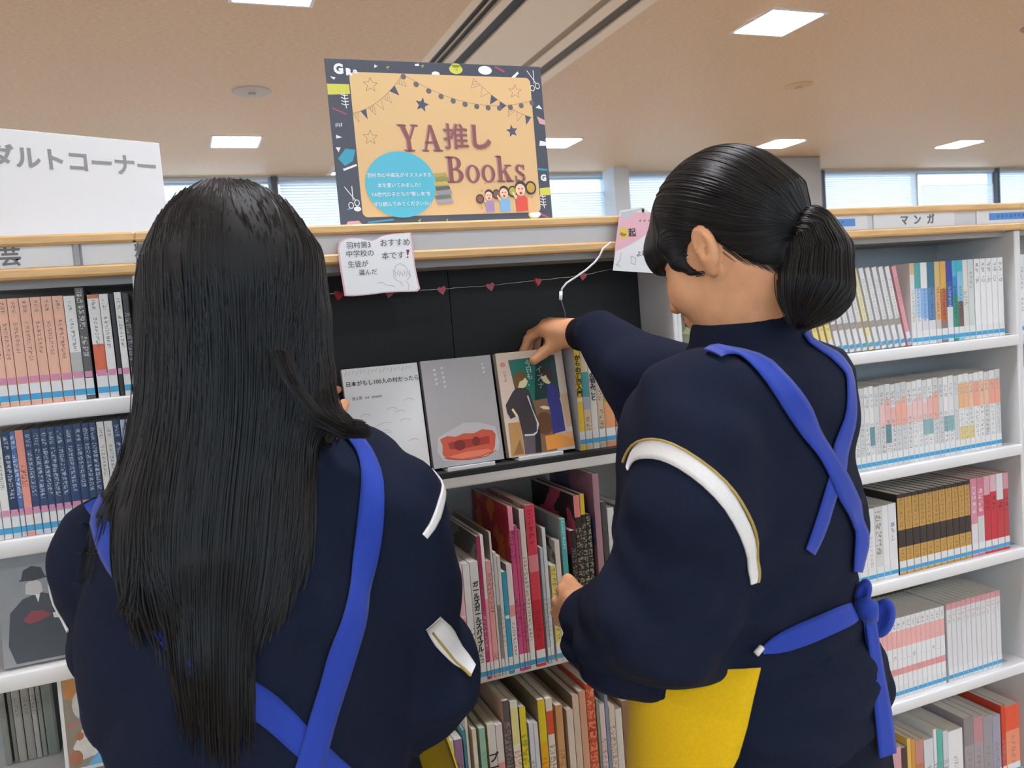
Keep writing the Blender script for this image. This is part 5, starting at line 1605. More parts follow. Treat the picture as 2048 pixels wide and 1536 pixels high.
def ribbon(name, bvh, pts, width, m, parent, off=0.003, thick=0.0016, snap=True, cols=5, normal=None):
    """cloth band following a surface; width: number or list along the path"""
    path = resample(pts, 0.012)
    n = len(path)
    ws = np.interp(np.linspace(0, 1, n), np.linspace(0, 1, len(width)), width) if isinstance(width, (list, tuple)) else [width] * n
    rows, nors = [], []
    for i, p in enumerate(path):
        if snap:
            loc, nor, _, _ = bvh.find_nearest(p)
        else:
            loc, nor = p, Vector(normal)
        nors.append(nor); rows.append(loc)
    for _ in range(3):
        rows = [rows[0]] + [(rows[i - 1] + rows[i] * 2 + rows[i + 1]) / 4 for i in range(1, n - 1)] + [rows[-1]]
        nors = [nors[0]] + [(nors[i - 1] + nors[i] * 2 + nors[i + 1]).normalized() for i in range(1, n - 1)] + [nors[-1]]
    v, f = [], []
    for layer in (0, 1):
        for i in range(n):
            t = (rows[min(i + 1, n - 1)] - rows[max(i - 1, 0)]).normalized()
            sd = t.cross(nors[i]).normalized()
            for j in range(cols):
                q = rows[i] + sd * (j / (cols - 1) - 0.5) * ws[i]
                nn = nors[i]
                if snap:
                    l2, n2, _, _ = bvh.find_nearest(q)
                    if (l2 - q).length < 0.03: q = q + nors[i] * ((l2 - q).dot(nors[i])) * 0.85
                v.append(q + nn * (off + (thick if layer else 0)))
    b = n * cols
    for i in range(n - 1):
        for j in range(cols - 1):
            a = i * cols + j
            f.append((b + a, b + a + cols, b + a + cols + 1, b + a + 1))
            f.append((a, a + 1, a + cols + 1, a + cols))
        for j in (0, cols - 1):
            a = i * cols + j
            q = (a, a + cols, b + a + cols, b + a)
            f.append(q if j == 0 else q[::-1])
    f.append(tuple([j for j in range(cols)] + [b + j for j in range(cols - 1, -1, -1)]))
    e = (n - 1) * cols
    f.append(tuple([e + j for j in range(cols - 1, -1, -1)] + [b + e + j for j in range(cols)]))
    mb = MB(); mb.add(v, f, 0, True)
    return mb.build(name, m, parent)


def cloth_mat(name, col, rough=0.9, bump=0.3, sheen=0.0):
    return mat(name, col, rough, 0.12, 420, bump, 700, 0.2, sheen)


M_jacket = cloth_mat('navy_jacket_cloth', '#161d31')
M_cuff = cloth_mat('black_rib_cuff', '#12141d')
M_stripe = mat('white_stripe_cloth', '#e9e7e3', 0.7, 0.03, 300)
M_piping = mat('gold_piping', '#b59a4e', 0.6)
M_strap = mat('blue_strap_cloth', '#2743a8', 0.75, 0.06, 500, 0.15, 900, 0.25, 0.15)
M_yellow = mat('yellow_apron_cloth', '#e9bd10', 0.8, 0.05, 300, 0.15, 900, 0.2, 0.1)
M_trouser = cloth_mat('navy_trouser_cloth', '#12182a')
M_shoe = mat('indoor_shoe', '#dedcd6', 0.6)


def skin_material():
    m = mat('skin', '#e3a67a', 0.5, 0.07, 45, 0.08, 300, 0.4)
    p = m.node_tree.nodes['Principled BSDF']
    p.inputs['Subsurface Weight'].default_value = 0.12
    p.inputs['Subsurface Radius'].default_value = (0.012, 0.005, 0.003)
    p.inputs['Subsurface Scale'].default_value = 0.5
    return m


M_skin = skin_material()


def hair_material(name='black_hair', base='#141212', rough=0.36):
    m = bpy.data.materials.new(name)
    m.use_nodes = True
    p = m.node_tree.nodes['Principled BSDF']
    p.inputs['Base Color'].default_value = (*lin(base), 1)
    p.inputs['Roughness'].default_value = rough
    p.inputs['Specular IOR Level'].default_value = 0.4
    return m


M_hair = hair_material()
M_hairbase = hair_material('black_hair_mass', '#0e0c0c', 0.6)
M_nail = mat('nail', '#e6b59a', 0.3)
M_eye = mat('eye_white', '#e9e4df', 0.3)
M_iris = mat('iris_dark', '#1c1412', 0.2)
M_lips = mat('lips', '#b8685c', 0.45)


def rot_frame(origin, yaw, pitch=0.0, roll=0.0):
    """local x right, y ahead, z up; yaw about z (0 faces +Y, positive turns right), pitch down positive"""
    M = Matrix.Rotation(-yaw, 4, 'Z') @ Matrix.Rotation(-pitch, 4, 'X') @ Matrix.Rotation(roll, 4, 'Y')
    M.translation = origin
    return M


def to_local(p, M):
    Mi = np.array(M.inverted())
    return p @ Mi[:3, :3].T + Mi[:3, 3]


def head_sdf(q, s=1.0):
    """q in head-local metres: x right, y ahead, z up, origin mid-skull"""
    q = q / s
    d = ellip(q, (0, -0.012, 0.032), (0.0745, 0.093, 0.084))
    d = smin(d, ellip(q, (0, 0.022, -0.030), (0.063, 0.066, 0.082)), 0.03)
    d = smin(d, cone(q, (-0.030, 0.030, -0.085), (0.030, 0.030, -0.085), 0.022, 0.022), 0.03)      # jaw
    d = smin(d, ellip(q, (0, 0.066, -0.098), (0.021, 0.018, 0.017)), 0.02)                          # chin
    d = smin(d, ellip(q, (0.041, 0.055, -0.044), (0.026, 0.025, 0.028)), 0.02)                      # cheeks
    d = smin(d, ellip(q, (-0.041, 0.055, -0.044), (0.026, 0.025, 0.028)), 0.02)
    d = smin(d, cone(q, (0, 0.084, -0.008), (0, 0.101, -0.043), 0.007, 0.0105), 0.012)              # nose
    d = smin(d, ellip(q, (0, 0.084, -0.071), (0.020, 0.011, 0.010)), 0.01)                          # mouth
    for sx in (-1, 1):
        d = smax(d, -ellip(q, (sx * 0.031, 0.088, -0.008), (0.015, 0.012, 0.010)), 0.01)            # eye sockets
        e = ellip(q, (sx * 0.0785, -0.013, -0.012), (0.0085, 0.0155, 0.030))
        e = smin(e, ellip(q, (sx * 0.073, -0.004, -0.040), (0.006, 0.007, 0.010)), 0.008)
        e = smax(e, -ellip(q, (sx * 0.0855, -0.010, -0.010), (0.0075, 0.0095, 0.0205)), 0.003)
        e = smin(e, cone(q, (sx * 0.0815, -0.013, 0.004), (sx * 0.081, -0.004, -0.026), 0.0022, 0.0022), 0.004)
        d = smin(d, e, 0.006)
    return d * s


def face_parts(body, M):
    for sx in (-1, 1):
        for nm, r, y, m in (('eye', 0.0105, 0.0690, M_eye), ('iris', 0.0048, 0.0760, M_iris)):
            bm = bmesh.new(); bmesh.ops.create_uvsphere(bm, u_segments=14, v_segments=10, radius=r)
            me = bpy.data.meshes.new(nm); bm.to_mesh(me); bm.free()
            for p in me.polygons: p.use_smooth = True
            o = link(nm, me, m, body); o.matrix_local = M @ Matrix.Translation((sx * 0.031, y, -0.008))
    mb = MB()
    for z0, zz in ((-0.068, 0.0035), (-0.0745, 0.004)):
        mb.tube([(x, 0.0945 - abs(x) * 0.25, z0 + (0.001 if zz < .0038 else -0.001) * (1 - abs(x) / .018)) for x in np.linspace(-0.018, 0.018, 9)], [0.001, .0025, .0034, .0036, .0034, .0036, .0034, .0025, .001], 8)
    o = mb.build('mouth', M_lips, body); o.matrix_local = M
    o['kind'] = 'stuff'


def hand_mesh(fn, pts, h=0.0021):
    lo = np.min(pts, 0) - 0.03; hi = np.max(pts, 0) + 0.03
    return nets(fn, lo, hi, h)


def joined_body(name, pieces, parent, relax=1):
    """several grown pieces that run into one another, as one mesh"""
    Ps, Qs, b = [], [], 0
    for P, Q in pieces:
        Ps.append(P); Qs.append(Q + b); b += len(P)
    return np_mesh(name, np.concatenate(Ps), np.concatenate(Qs), M_skin, parent, relax)


def fingers_sdf(p, wrist, palm, fingers, rp=(0.021, 0.017)):
    """palm: list of knuckle points; fingers: lists of joints, first joint = knuckle"""
    d = None
    for kn in palm:
        e = cone(p, wrist, kn, rp[0] * 0.85, 0.0118)
        d = e if d is None else smin(d, e, 0.012)
    for f, r in fingers:
        rs = [r * (1.06 - 0.09 * i) for i in range(len(f))]
        d = smin(d, chain(p, f, rs, 0.004), 0.0045)
    return d
# ------------------------------------------------------------------ the two students
def W(px, py, w):
    return np.array(dp(px, py, w))


def sections(rows):
    """rows (px, py, w, half width, half depth) -> arrays sorted by height"""
    r = []
    for px, py, w, a, b in rows:
        q = dp(px, py, w)
        r.append((q.z, q.x, q.y, a, b))
    r.sort()
    return [np.array(c) for c in zip(*r)]


class Person:
    def __init__(self, label, foot, group=None):
        self.t = thing('person', label, 'person', (foot[0], foot[1], 0.0), 0, group)
        self.L = Vector((foot[0], foot[1], 0.0))

    def part(self, o):
        o.parent = self.t
        o.location = -self.L
        return o


def legs_sdf(p, hipL, hipR, footL, footR, r0=0.088):
    d = None
    for h_, f_ in ((hipL, footL), (hipR, footR)):
        kn = (h_ * 0.48 + f_ * 0.52) + V(0, 0.012, 0)
        e = chain(p, [h_, kn, f_], [r0, r0 * 0.74, r0 * 0.62], 0.02)
        d = e if d is None else smin(d, e, 0.02)
    return d


def shoes(person, feet, fwd):
    fw = Vector((fwd[0], fwd[1], 0)).normalized()
    for f_ in feet:
        yaw = math.atan2(-fw.x, fw.y)

        def fn(p, f_=f_, yaw=yaw):
            M = Matrix.Rotation(yaw, 4, 'Z'); M.translation = Vector((f_[0], f_[1], 0))
            q = to_local(p, M)
            d = smin(ellip(q, (0, 0.07, 0.036), (0.045, 0.11, 0.036)), ellip(q, (0, -0.02, 0.042), (0.037, 0.06, 0.045)), 0.03)
            return smax(d, 0.004 - q[:, 2], 0.004)
        P, Q = nets(fn, (f_[0] - .2, f_[1] - .2, -0.01), (f_[0] + .2, f_[1] + .2, 0.12), 0.008)
        person.part(np_mesh('shoe', P, Q, M_shoe))


def apron_sheet(name, zs, cx, cy, a, b, yaw, zlo, zhi, ang0, ang1, off, parent, flare=0.0, nz=22, nphi=40, edge=None):
    """cloth sheet round the front of the trunk; angles measured from straight ahead, positive to the wearer's right"""
    mb = MB()
    v = []
    for lay in (0, 0.0025):
        for i in range(nz):
            z = zlo + (zhi - zlo) * i / (nz - 1)
            A = np.interp(z, zs, a) + off + lay + flare * (1 - i / (nz - 1)); B = np.interp(z, zs, b) + off + lay + flare * (1 - i / (nz - 1))
            X, Y = np.interp(z, zs, cx), np.interp(z, zs, cy)
            f = i / (nz - 1)
            a0 = edge(f, ang0, ang1)[0] if edge else ang0
            a1 = edge(f, ang0, ang1)[1] if edge else ang1
            for j in range(nphi):
                ph = math.radians(a0 + (a1 - a0) * j / (nphi - 1))
                w_ = 1 + 0.018 * math.sin(7 * ph + 3 * f) * (1 - f)
                u, w2 = A * w_ * math.sin(ph), B * w_ * math.cos(ph)
                v.append((X + u * math.cos(yaw) - w2 * math.sin(yaw), Y + u * math.sin(yaw) + w2 * math.cos(yaw), z))
    n1 = nz * nphi
    f = []
    for i in range(nz - 1):
        for j in range(nphi - 1):
            k = i * nphi + j
            f.append((n1 + k + 1, n1 + k, n1 + k + nphi, n1 + k + nphi + 1))
            f.append((k, k + 1, k + nphi + 1, k + nphi))
    for i in range(nz - 1):
        for j in (0, nphi - 1):
            k = i * nphi + j
            f.append((k, k + nphi, n1 + k + nphi, n1 + k))
    for j in range(nphi - 1):
        for i in (0, nz - 1):
            k = i * nphi + j
            f.append((k, k + 1, n1 + k + 1, n1 + k))
    mb.add(v, f, 0, True)
    return mb.build(name, M_yellow, parent)


# ================================================================== student with the ponytail
YB = 0.262
zs2, cx2, cy2, a2, b2 = sections([
    (1494, 676, 1.025, 0.060, 0.056), (1502, 692, 1.03, 0.098, 0.072), (1506, 714, 1.03, 0.140, 0.090), (1494, 758, 1.03, 0.166, 0.106), (1478, 825, 1.03, 0.176, 0.118), (1474, 900, 1.03, 0.178, 0.122),
    (1480, 1060, 1.03, 0.176, 0.126), (1484, 1130, 1.03, 0.170, 0.124), (1488, 1190, 1.03, 0.158, 0.120), (1506, 1260, 1.03, 0.162, 0.125),
    (1534, 1340, 1.03, 0.170, 0.130), (1536, 1420, 1.03, 0.170, 0.130)])
S2L, U2L, E2L, F2L = W(1402, 822, 0.94), W(1376, 1040, 0.905), W(1338, 1222, 0.915), W(1204, 1250, 1.075)
S2R, E2R, F2R = W(1555, 815, 1.14), W(1318, 782, 1.27), W(1196, 668, 1.365)
foot2 = (float(np.interp(0.8, zs2, cx2)), float(np.interp(0.8, zs2, cy2)))
girl2 = Person('student with a short ponytail in a navy jacket, reaching for a displayed book', foot2, 'students in blue-strapped aprons')


def trunk2(p):
    return loft(p, zs2, cx2, cy2, a2, b2, YB)


def jacket2(p):
    d = trunk2(p)
    sl = chain(p, [S2L, U2L, E2L], [0.074, 0.074, 0.073], 0.02)
    sl = smin(sl, cone(p, E2L, F2L, 0.072, 0.052), 0.03)
    sl = smin(sl, ellip(p, W(1258, 1290, 0.99), (0.058, 0.058, 0.052)), 0.03)
    d = smin(d, sl, 0.022)
    sr = chain(p, [S2R, E2R], [0.076, 0.078], 0.02)
    sr = smin(sr, cone(p, E2R, F2R, 0.074, 0.040), 0.03)
    d = smin(d, sr, 0.03)
    col = cone(p, W(1492, 722, 1.03), W(1488, 704, 1.02), 0.074, 0.066)
    d = smin(d, col, 0.018)
    bk = cone(p, W(1506, 690, 1.02), W(1512, 620, 1.01), 0.064, 0.058)
    nrm = np.array(UP * 175 - RT * 68); nrm /= np.linalg.norm(nrm)
    bk = smax(bk, (p - W(1472, 646, 1.0)) @ nrm, 0.006)
    d = smin(d, bk, 0.012)
    fold = wave(p, 0.006, 11.0, 1) + wave(p, 0.003, 21.0, 4)
    fold = fold + folds(p, 0.93, 0.06, 0.0035, 62, (8, 5), 1) + folds(p, 1.02, 0.07, 0.003, 34, (-30, 12), 3) + folds(p, 0.86, 0.05, 0.003, 55, (9, -6), 5)
    return d + fold


lo = np.min([S2L, E2L, F2L, S2R, E2R, F2R, (cx2.min(), cy2.min(), zs2[0])], 0) - 0.2
hi = np.max([S2L, E2L, F2L, S2R, E2R, F2R, (cx2.max(), cy2.max(), zs2[-1])], 0) + 0.16
P, Q = nets(jacket2, lo, hi, 0.0066)
jk2 = girl2.part(np_mesh('jacket', P, Q, M_jacket, None, 1))
bv2 = bvh_of(jk2)

rt2 = V(math.cos(YB), math.sin(YB), 0); fd2 = V(-math.sin(YB), math.cos(YB), 0)
hc2 = V(foot2[0], foot2[1], 0)
hipL2, hipR2 = hc2 - rt2 * 0.082 + V(0, 0, 0.72), hc2 + rt2 * 0.082 + V(0, 0, 0.72)
ftL2, ftR2 = hc2 - rt2 * 0.10 + V(0, 0, 0.07), hc2 + rt2 * 0.10 + V(0, 0, 0.07)
zt = np.array([0.68, 0.74, 0.80, 0.86, 0.90]); one = np.ones(5)
tcx, tcy = np.interp(zt, zs2, cx2), np.interp(zt, zs2, cy2)


def trouser2(p):
    d = loft(p, zt, tcx, tcy, one * np.array([.158, .164, .166, .160, .150]), one * np.array([.118, .126, .128, .122, .112]), YB)
    d = smin(d, legs_sdf(p, hipL2, hipR2, ftL2, ftR2), 0.04)
    return d + wave(p, 0.003, 12, 2)


P, Q = nets(trouser2, (hc2[0] - .35, hc2[1] - .35, 0.02), (hc2[0] + .35, hc2[1] + .35, 0.95), 0.011)
girl2.part(np_mesh('trousers', P, Q, M_trouser, None, 1))
shoes(girl2, (ftL2, ftR2), fd2)

# head and hands
HS = 0.91
HM2 = rot_frame(dp(1446, 490, 1.02), -0.46, 0.40, 0.03) @ Matrix.Scale(HS, 4)


def skin2(p):
    d = HS * head_sdf(to_local(p, HM2))
    nb = np.array(HM2 @ Vector((0, -0.035, -0.055)))
    d = smin(d, cone(p, nb, W(1492, 675, 1.03), 0.050, 0.054), 0.03)
    tor = loft(p, zs2, cx2, cy2, a2 * 0.80 - 0.004, b2 * 0.80 - 0.004, YB)
    d = smin(d, tor, 0.02)
    for sh, el, wr in ((S2L, E2L, F2L), (S2R, E2R, F2R)):
        d = smin(d, chain(p, [sh, el, wr], [0.045, 0.036, 0.026], 0.02), 0.02)
    d = smin(d, legs_sdf(p, hipL2, hipR2, ftL2, ftR2, 0.066), 0.04)
    return d


lo = np.array([min(lo[0], hc2[0] - .3), min(lo[1], hc2[1] - .3), 0.04]); hi2 = np.array([hi[0], hi[1], 1.60])
big = nets(skin2, lo, hi2, 0.0105)
hl = np.array(HM2.translation)
fine_head = nets(lambda p: smin(HS * head_sdf(to_local(p, HM2)), cone(p, np.array(HM2 @ Vector((0, -0.035, -0.055))), W(1492, 675, 1.03), 0.0506, 0.0545), 0.03) - 0.0006, hl - V(.16, .16, .19), hl + V(.16, .16, .15), 0.0036)
# right hand: thumb before the cover, four fingers behind the book's top
A_ = lambda px, py, Y: np.array(at(px, py, Y))
wr = A_(1158, 668, 1.288)
kn = [A_(1086, 657, 1.338), A_(1092, 650, 1.356), A_(1100, 647, 1.373), A_(1110, 649, 1.388)]
fing = [([kn[0], A_(1056, 678, 1.366), A_(1047, 702, 1.375), A_(1048, 722, 1.376)], 0.0082),
        ([kn[1], A_(1062, 668, 1.386), A_(1056, 704, 1.389), A_(1058, 728, 1.386)], 0.0082),
        ([kn[2], A_(1076, 668, 1.402), A_(1072, 704, 1.402), A_(1074, 726, 1.394)], 0.0078),
        ([kn[3], A_(1094, 670, 1.407), A_(1091, 700, 1.405), A_(1092, 716, 1.397)], 0.0068)]
th = [A_(1132, 676, 1.31), A_(1106, 690, 1.326), A_(1086, 706, 1.333), A_(1068, 720, 1.334)]


def rhand(p):
    d = fingers_sdf(p, wr, kn, fing)
    d = smin(d, chain(p, th, [0.0145, 0.0118, 0.0098, 0.0086], 0.004), 0.008)
    d = smin(d, cone(p, wr, A_(1112, 664, 1.33), 0.0215, 0.021), 0.015)
    d = smin(d, cone(p, F2R, wr, 0.025, 0.0215), 0.012)
    return d


rh = hand_mesh(rhand, np.array([wr, F2R] + kn + th + [q for f_, r_ in fing for q in f_]))
# left hand: loose curl at the low shelf
wl = W(1180, 1238, 1.085)
knl = [W(1138, 1196, 1.115), W(1128, 1208, 1.128), W(1124, 1224, 1.14), W(1128, 1240, 1.148)]
fil = [([knl[0], W(1124, 1180, 1.15), W(1132, 1166, 1.172), W(1140, 1158, 1.185)], 0.0082),
       ([knl[1], W(1114, 1204, 1.16), W(1122, 1198, 1.185), W(1136, 1200, 1.19)], 0.0082),
       ([knl[2], W(1112, 1224, 1.17), W(1122, 1222, 1.192), W(1136, 1222, 1.195)], 0.0077),
       ([knl[3], W(1118, 1243, 1.175), W(1128, 1242, 1.19), W(1138, 1240, 1.192)], 0.0067)]
thl = [W(1166, 1208, 1.11), W(1152, 1182, 1.135), W(1142, 1168, 1.155), W(1136, 1158, 1.165)]


def lhand(p):
    d = fingers_sdf(p, wl, knl, fil)
    d = smin(d, chain(p, thl, [0.013, 0.0105, 0.0092, 0.008], 0.004), 0.008)
    d = smin(d, cone(p, F2L, wl, 0.026, 0.0215), 0.012)
    return d


lh = hand_mesh(lhand, np.array([wl, F2L] + knl + thl + [q for f_, r_ in fil for q in f_]))
body2 = girl2.part(joined_body('body', [big, fine_head, rh, lh], None, 1))
face_parts(body2, HM2)
nv = (Vector(th[3]) - Vector(th[2])).normalized()
MBn = MB()
nm = Matrix.Translation(Vector(th[3]) + Vector((0, -0.0076, 0.001))) @ nv.to_track_quat('Y', 'Z').to_matrix().to_4x4()
MBn.add([nm @ Vector((0.0048 * math.cos(a) * 1.0, 0.006 * math.sin(a), 0.0)) if False else Vector(th[3]) + nv * (0.0062 * math.sin(a)) + Vector((0.25, -0.85, 0.4)).normalized() * 0.0088 + nv.cross(Vector((0.25, -0.85, 0.4)).normalized()) * (0.0046 * math.cos(a)) for a in [2 * math.pi * i / 14 for i in range(14)]], [tuple(range(14))])
MBn.build('thumb_nail', M_nail, body2)
# cuffs
cu = MB()
ax = [Vector(F2R) + (Vector(wr) - Vector(F2R)) * t for t in (-0.25, 0.0, 0.3, 0.62, 0.92, 1.0)]
cu.tube(ax, [0.030, 0.0325, 0.0315, 0.0305, 0.0295, 0.027], 28)
cu.build('cuff', M_cuff, jk2)
cu = MB()
ax = [Vector(F2L) + (Vector(wl) - Vector(F2L)) * t for t in (-0.3, 0.0, 0.3, 0.6, 0.8)]
cu.tube(ax, [0.036, 0.038, 0.036, 0.034, 0.031], 28)
cu.build('cuff', M_cuff, jk2)

# white sleeve stripe with its gold piping
sp = [hit(bv2, x, y, 0.9) for x, y in ((1258, 938), (1264, 915), (1282, 900), (1310, 897), (1345, 905), (1395, 938), (1440, 983), (1476, 1035), (1497, 1090), (1506, 1140), (1505, 1165))]
ribbon('stripe', bv2, sp, [0.010, 0.016, 0.021, 0.021, 0.020, 0.019, 0.017, 0.015, 0.009], M_stripe, jk2, 0.001, 0.0022)
sp = [hit(bv2, x, y, 0.9) for x, y in ((1250, 925), (1258, 900), (1280, 883), (1310, 877), (1345, 884), (1400, 920), (1452, 968), (1490, 1025), (1510, 1085), (1517, 1140), (1512, 1162))]
ribbon('piping', bv2, sp, 0.0026, M_piping, jk2, 0.0012, 0.003, cols=3)

# apron: yellow skirt and bib, blue straps, waist ties and bow
az = np.array([0.30, 0.55, 0.70, 0.80, 0.86, 0.905, 0.93, 1.0, 1.1, 1.16])
acx, acy = np.interp(az, zs2, cx2), np.interp(az, zs2, cy2)
aa = np.array([.19, .185, .178, .173, .171, .166, .162, .168, .176, .17]); ab = np.array([.15, .145, .138, .133, .131, .127, .124, .128, .128, .12])
ap2 = girl2.part(apron_sheet('apron', az, acx, acy, aa, ab, YB, 0.32, 0.945, -130, 84, 0.016, None, 0.014, edge=lambda f, a0, a1: (a0 - 8 + min(108 * (1 - f), 46), a1)))
apron_sheet('bib', az, acx, acy, aa, ab, YB, 0.945, 1.13, -36, 36, 0.004, ap2)
s1 = [hit(bv2, x, y, 0.95) for x, y in ((1424, 712), (1462, 706), (1502, 720), (1545, 762), (1590, 820), (1634, 890), (1668, 950), (1698, 1008), (1722, 1062), (1734, 1108), (1737, 1150))]
ribbon('shoulder_strap', bv2, s1, [0.022, 0.032, 0.032, 0.030, 0.029, 0.029, 0.028], M_strap, ap2, 0.0045, 0.0018)
s2 = [hit(bv2, x, y, 0.97) for x, y in ((1652, 655), (1678, 690), (1694, 740), (1699, 800), (1690, 870), (1672, 940), (1650, 1010), (1632, 1065), (1616, 1102))]
ribbon('shoulder_strap', bv2, s2, [0.020, 0.024, 0.027, 0.027, 0.025, 0.020], M_strap, ap2, 0.0025, 0.0016)
s3 = [hit(bv2, x, y, 0.95) for x, y in ((1520, 1304), (1545, 1292), (1590, 1278), (1640, 1256), (1690, 1232), (1728, 1216))]
ribbon('waist_tie', bv2, s3, [0.006, 0.020, 0.024, 0.024, 0.024, 0.020], M_strap, ap2, 0.004, 0.0018)
kp = hit(bv2, 1722, 1222, 0.95)
kw = (FW.dot(kp - CAM))
kn_ = dp(1732, 1218, kw - 0.012)
mbk = MB(); mbk.tube([dp(1722, 1198, kw - .012), dp(1732, 1216, kw - .016), dp(1742, 1240, kw - .012)], [0.009, 0.015, 0.009], 14)
mbk.build('knot', M_strap, ap2)
dn = -FW
def bow(p):
    M1 = Matrix(((RT.x, FW.x, UP.x, 0), (RT.y, FW.y, UP.y, 0), (RT.z, FW.z, UP.z, 0), (0, 0, 0, 1)))
    R1 = np.array(M1.to_3x3() @ Matrix.Rotation(math.radians(18), 3, 'Y'))
    d = ellip(p, W(1764, 1236, kw + .012), (0.0135, 0.017, 0.025), R1)
    d = smax(d, -ellip(p, W(1766, 1236, kw - .004), (0.0075, 0.012, 0.019), R1), 0.003)
    e = ellip(p, W(1726, 1186, kw - .004), (0.0085, 0.012, 0.018), R1)
    e = smax(e, -ellip(p, W(1727, 1188, kw - .016), (0.004, 0.009, 0.012), R1), 0.002)
    return np.minimum(d, e)


kq = W(1745, 1215, kw)
P, Q = nets(bow, kq - 0.07, kq + 0.07, 0.0022)
np_mesh('bow_loops', P, Q, M_strap, ap2, 1)
ribbon('tie_tail', bv2, [dp(1738, 1232, kw - .012), dp(1746, 1280, kw - .016), dp(1753, 1340, kw - .03), dp(1762, 1400, kw - .04), dp(1770, 1460, kw - .045), dp(1774, 1510, kw - .048)], [0.018, 0.02, 0.024, 0.028, 0.030, 0.030], M_strap, ap2, 0, 0.002, False, normal=(-FW * 0.85 + RT * 0.5).normalized())
ribbon('tie_tail', bv2, [dp(1728, 1232, kw - .012), dp(1735, 1275, kw - .008), dp(1742, 1320, kw - .012), dp(1748, 1370, kw - .02)], [0.014, 0.018, 0.02, 0.02], M_strap, ap2, 0, 0.002, False, normal=(-FW * 0.6 + RT * 0.8).normalized())
MB().tube([dp(1512, 1308, FW.dot(hit(bv2, 1512, 1306, .95) - CAM) - .012), dp(1524, 1294, FW.dot(hit(bv2, 1524, 1296, .95) - CAM) - .012)], 0.0035, 8).build('tie_ring', M_stripe, ap2)

# hair: smooth cap drawn back to a tie, short ponytail
TIE = W(1600, 462, 0.955)


def cap2(p):
    q = to_local(p, HM2)
    d = ellip(q, (0, -0.014, 0.034), (0.0825, 0.102, 0.0925))
    d = smin(d, ellip(q, (0, -0.058, -0.028), (0.064, 0.046, 0.060)), 0.03)
    # hairline: front edge, the line above the ear, then down to the nape
    line = np.interp(q[:, 1], [-0.12, -0.085, -0.045, -0.022, 0.004, 0.012, 0.03, 0.05, 0.075, 0.11], [-0.11, -0.098, -0.052, -0.006, 0.006, 0.004, -0.030, -0.034, -0.012, -0.008])
    d = smax(d, line - q[:, 2], 0.006)
    # bangs and the lock before the ear
    b = ellip(q, (0, 0.064, 0.026), (0.060, 0.042, 0.046))
    b = smax(b, 0.006 - q[:, 2], 0.006)
    d = smin(d, b, 0.012)
    for sx in (-1, 1):
        d = smin(d, chain(q, [V(sx * 0.066, 0.040, 0.02), V(sx * 0.066, 0.038, -0.008), V(sx * 0.064, 0.026, -0.028), V(sx * 0.066, 0.008, -0.042)], [0.014, 0.008, 0.0045, 0.002], 0.01), 0.012)
    kt = np.array(HM2.inverted() @ Vector(TIE))
    d = smin(d, cone(q, V(0, -0.085, 0.0), kt, 0.045, 0.017), 0.03)
    return d * HS


TA = [TIE, W(1618, 464, 0.948), W(1634, 510, 0.94), W(1628, 580, 0.93), W(1606, 632, 0.925)]


def tail2(p):
    return smin(chain(p, TA[:2], [0.013, 0.022], 0.01), chain(p, TA[1:], [0.022, 0.031, 0.035, 0.012], 0.02), 0.02)


hl = np.array(HM2.translation)
P, Q = nets(lambda p: np.minimum(cap2(p), tail2(p)), hl - V(.24, .24, .24), hl + V(.34, .24, .17), 0.0042)
hr2 = girl2.part(np_mesh('hair', P, Q, M_hairbase, None, 1))
rg = np.random.default_rng(4)
sd = np.array(HM2.translation)[None] + rg.normal(size=(5200, 3)) * 0.1
Mi = HM2
seeds = []
loc = rg.normal(size=(9000, 3)); loc /= np.linalg.norm(loc, axis=1)[:, None]
loc = loc * V(.085, .104, .095) + V(0, -.014, .034)
ln = np.interp(loc[:, 1], [-0.12, -0.085, -0.045, -0.022, 0.004, 0.012, 0.03, 0.05, 0.075, 0.11], [-0.11, -0.098, -0.052, -0.006, 0.006, 0.004, -0.030, -0.034, -0.012, -0.008])
loc = loc[loc[:, 2] > ln + 0.004]
HMn = np.array(HM2)
sw = loc @ HMn[:3, :3].T + HMn[:3, 3]
front = loc[:, 1] > 0.045
paths = []


def to_tie(p, s):
    return TIE - p


pb = trace(cap2, sw[~front], to_tie, 16, 0.0095, 0.0)
# stop each strand where it comes nearest the tie
for k in range(len(pb)):
    dd = np.linalg.norm(pb[k] - TIE, axis=1)
    j = int(np.argmin(dd)) if not (dd < 0.024).any() else int(np.argmax(dd < 0.024))
    pb[k, j + 1:] = pb[k, j] + (TIE - pb[k, j]) * np.linspace(0.1, 0.7, max(len(dd) - j - 1, 0))[:, None]
pb += rg.normal(size=(len(pb), 1, 3)) * 0.0006
strands('hair_strands', pb, 0.00055, M_hair, hr2)
upv = HMn[:3, 2]; fwv = HMn[:3, 1]
pf_ = trace(cap2, sw[front], lambda p, s: -upv[None] + fwv[None] * 0.2 + 0 * p, 8, 0.008, 0.0005)
strands('bangs_strands', pf_, 0.0005, M_hair, hr2)
ts = np.repeat(np.array(TA[1])[None], 3600, 0) + rg.normal(size=(3600, 3)) * 0.022
tdir = [np.array(TA[i + 1]) - np.array(TA[i]) for i in range(len(TA) - 1)]


def taildir(p, s):
    best = np.argmin(np.stack([np.linalg.norm(p - (np.array(TA[i]) + np.array(TA[i + 1])) / 2, axis=1) for i in range(len(TA) - 1)]), 0)
    d = np.array(tdir)[best]
    return d / np.linalg.norm(d, axis=1)[:, None]


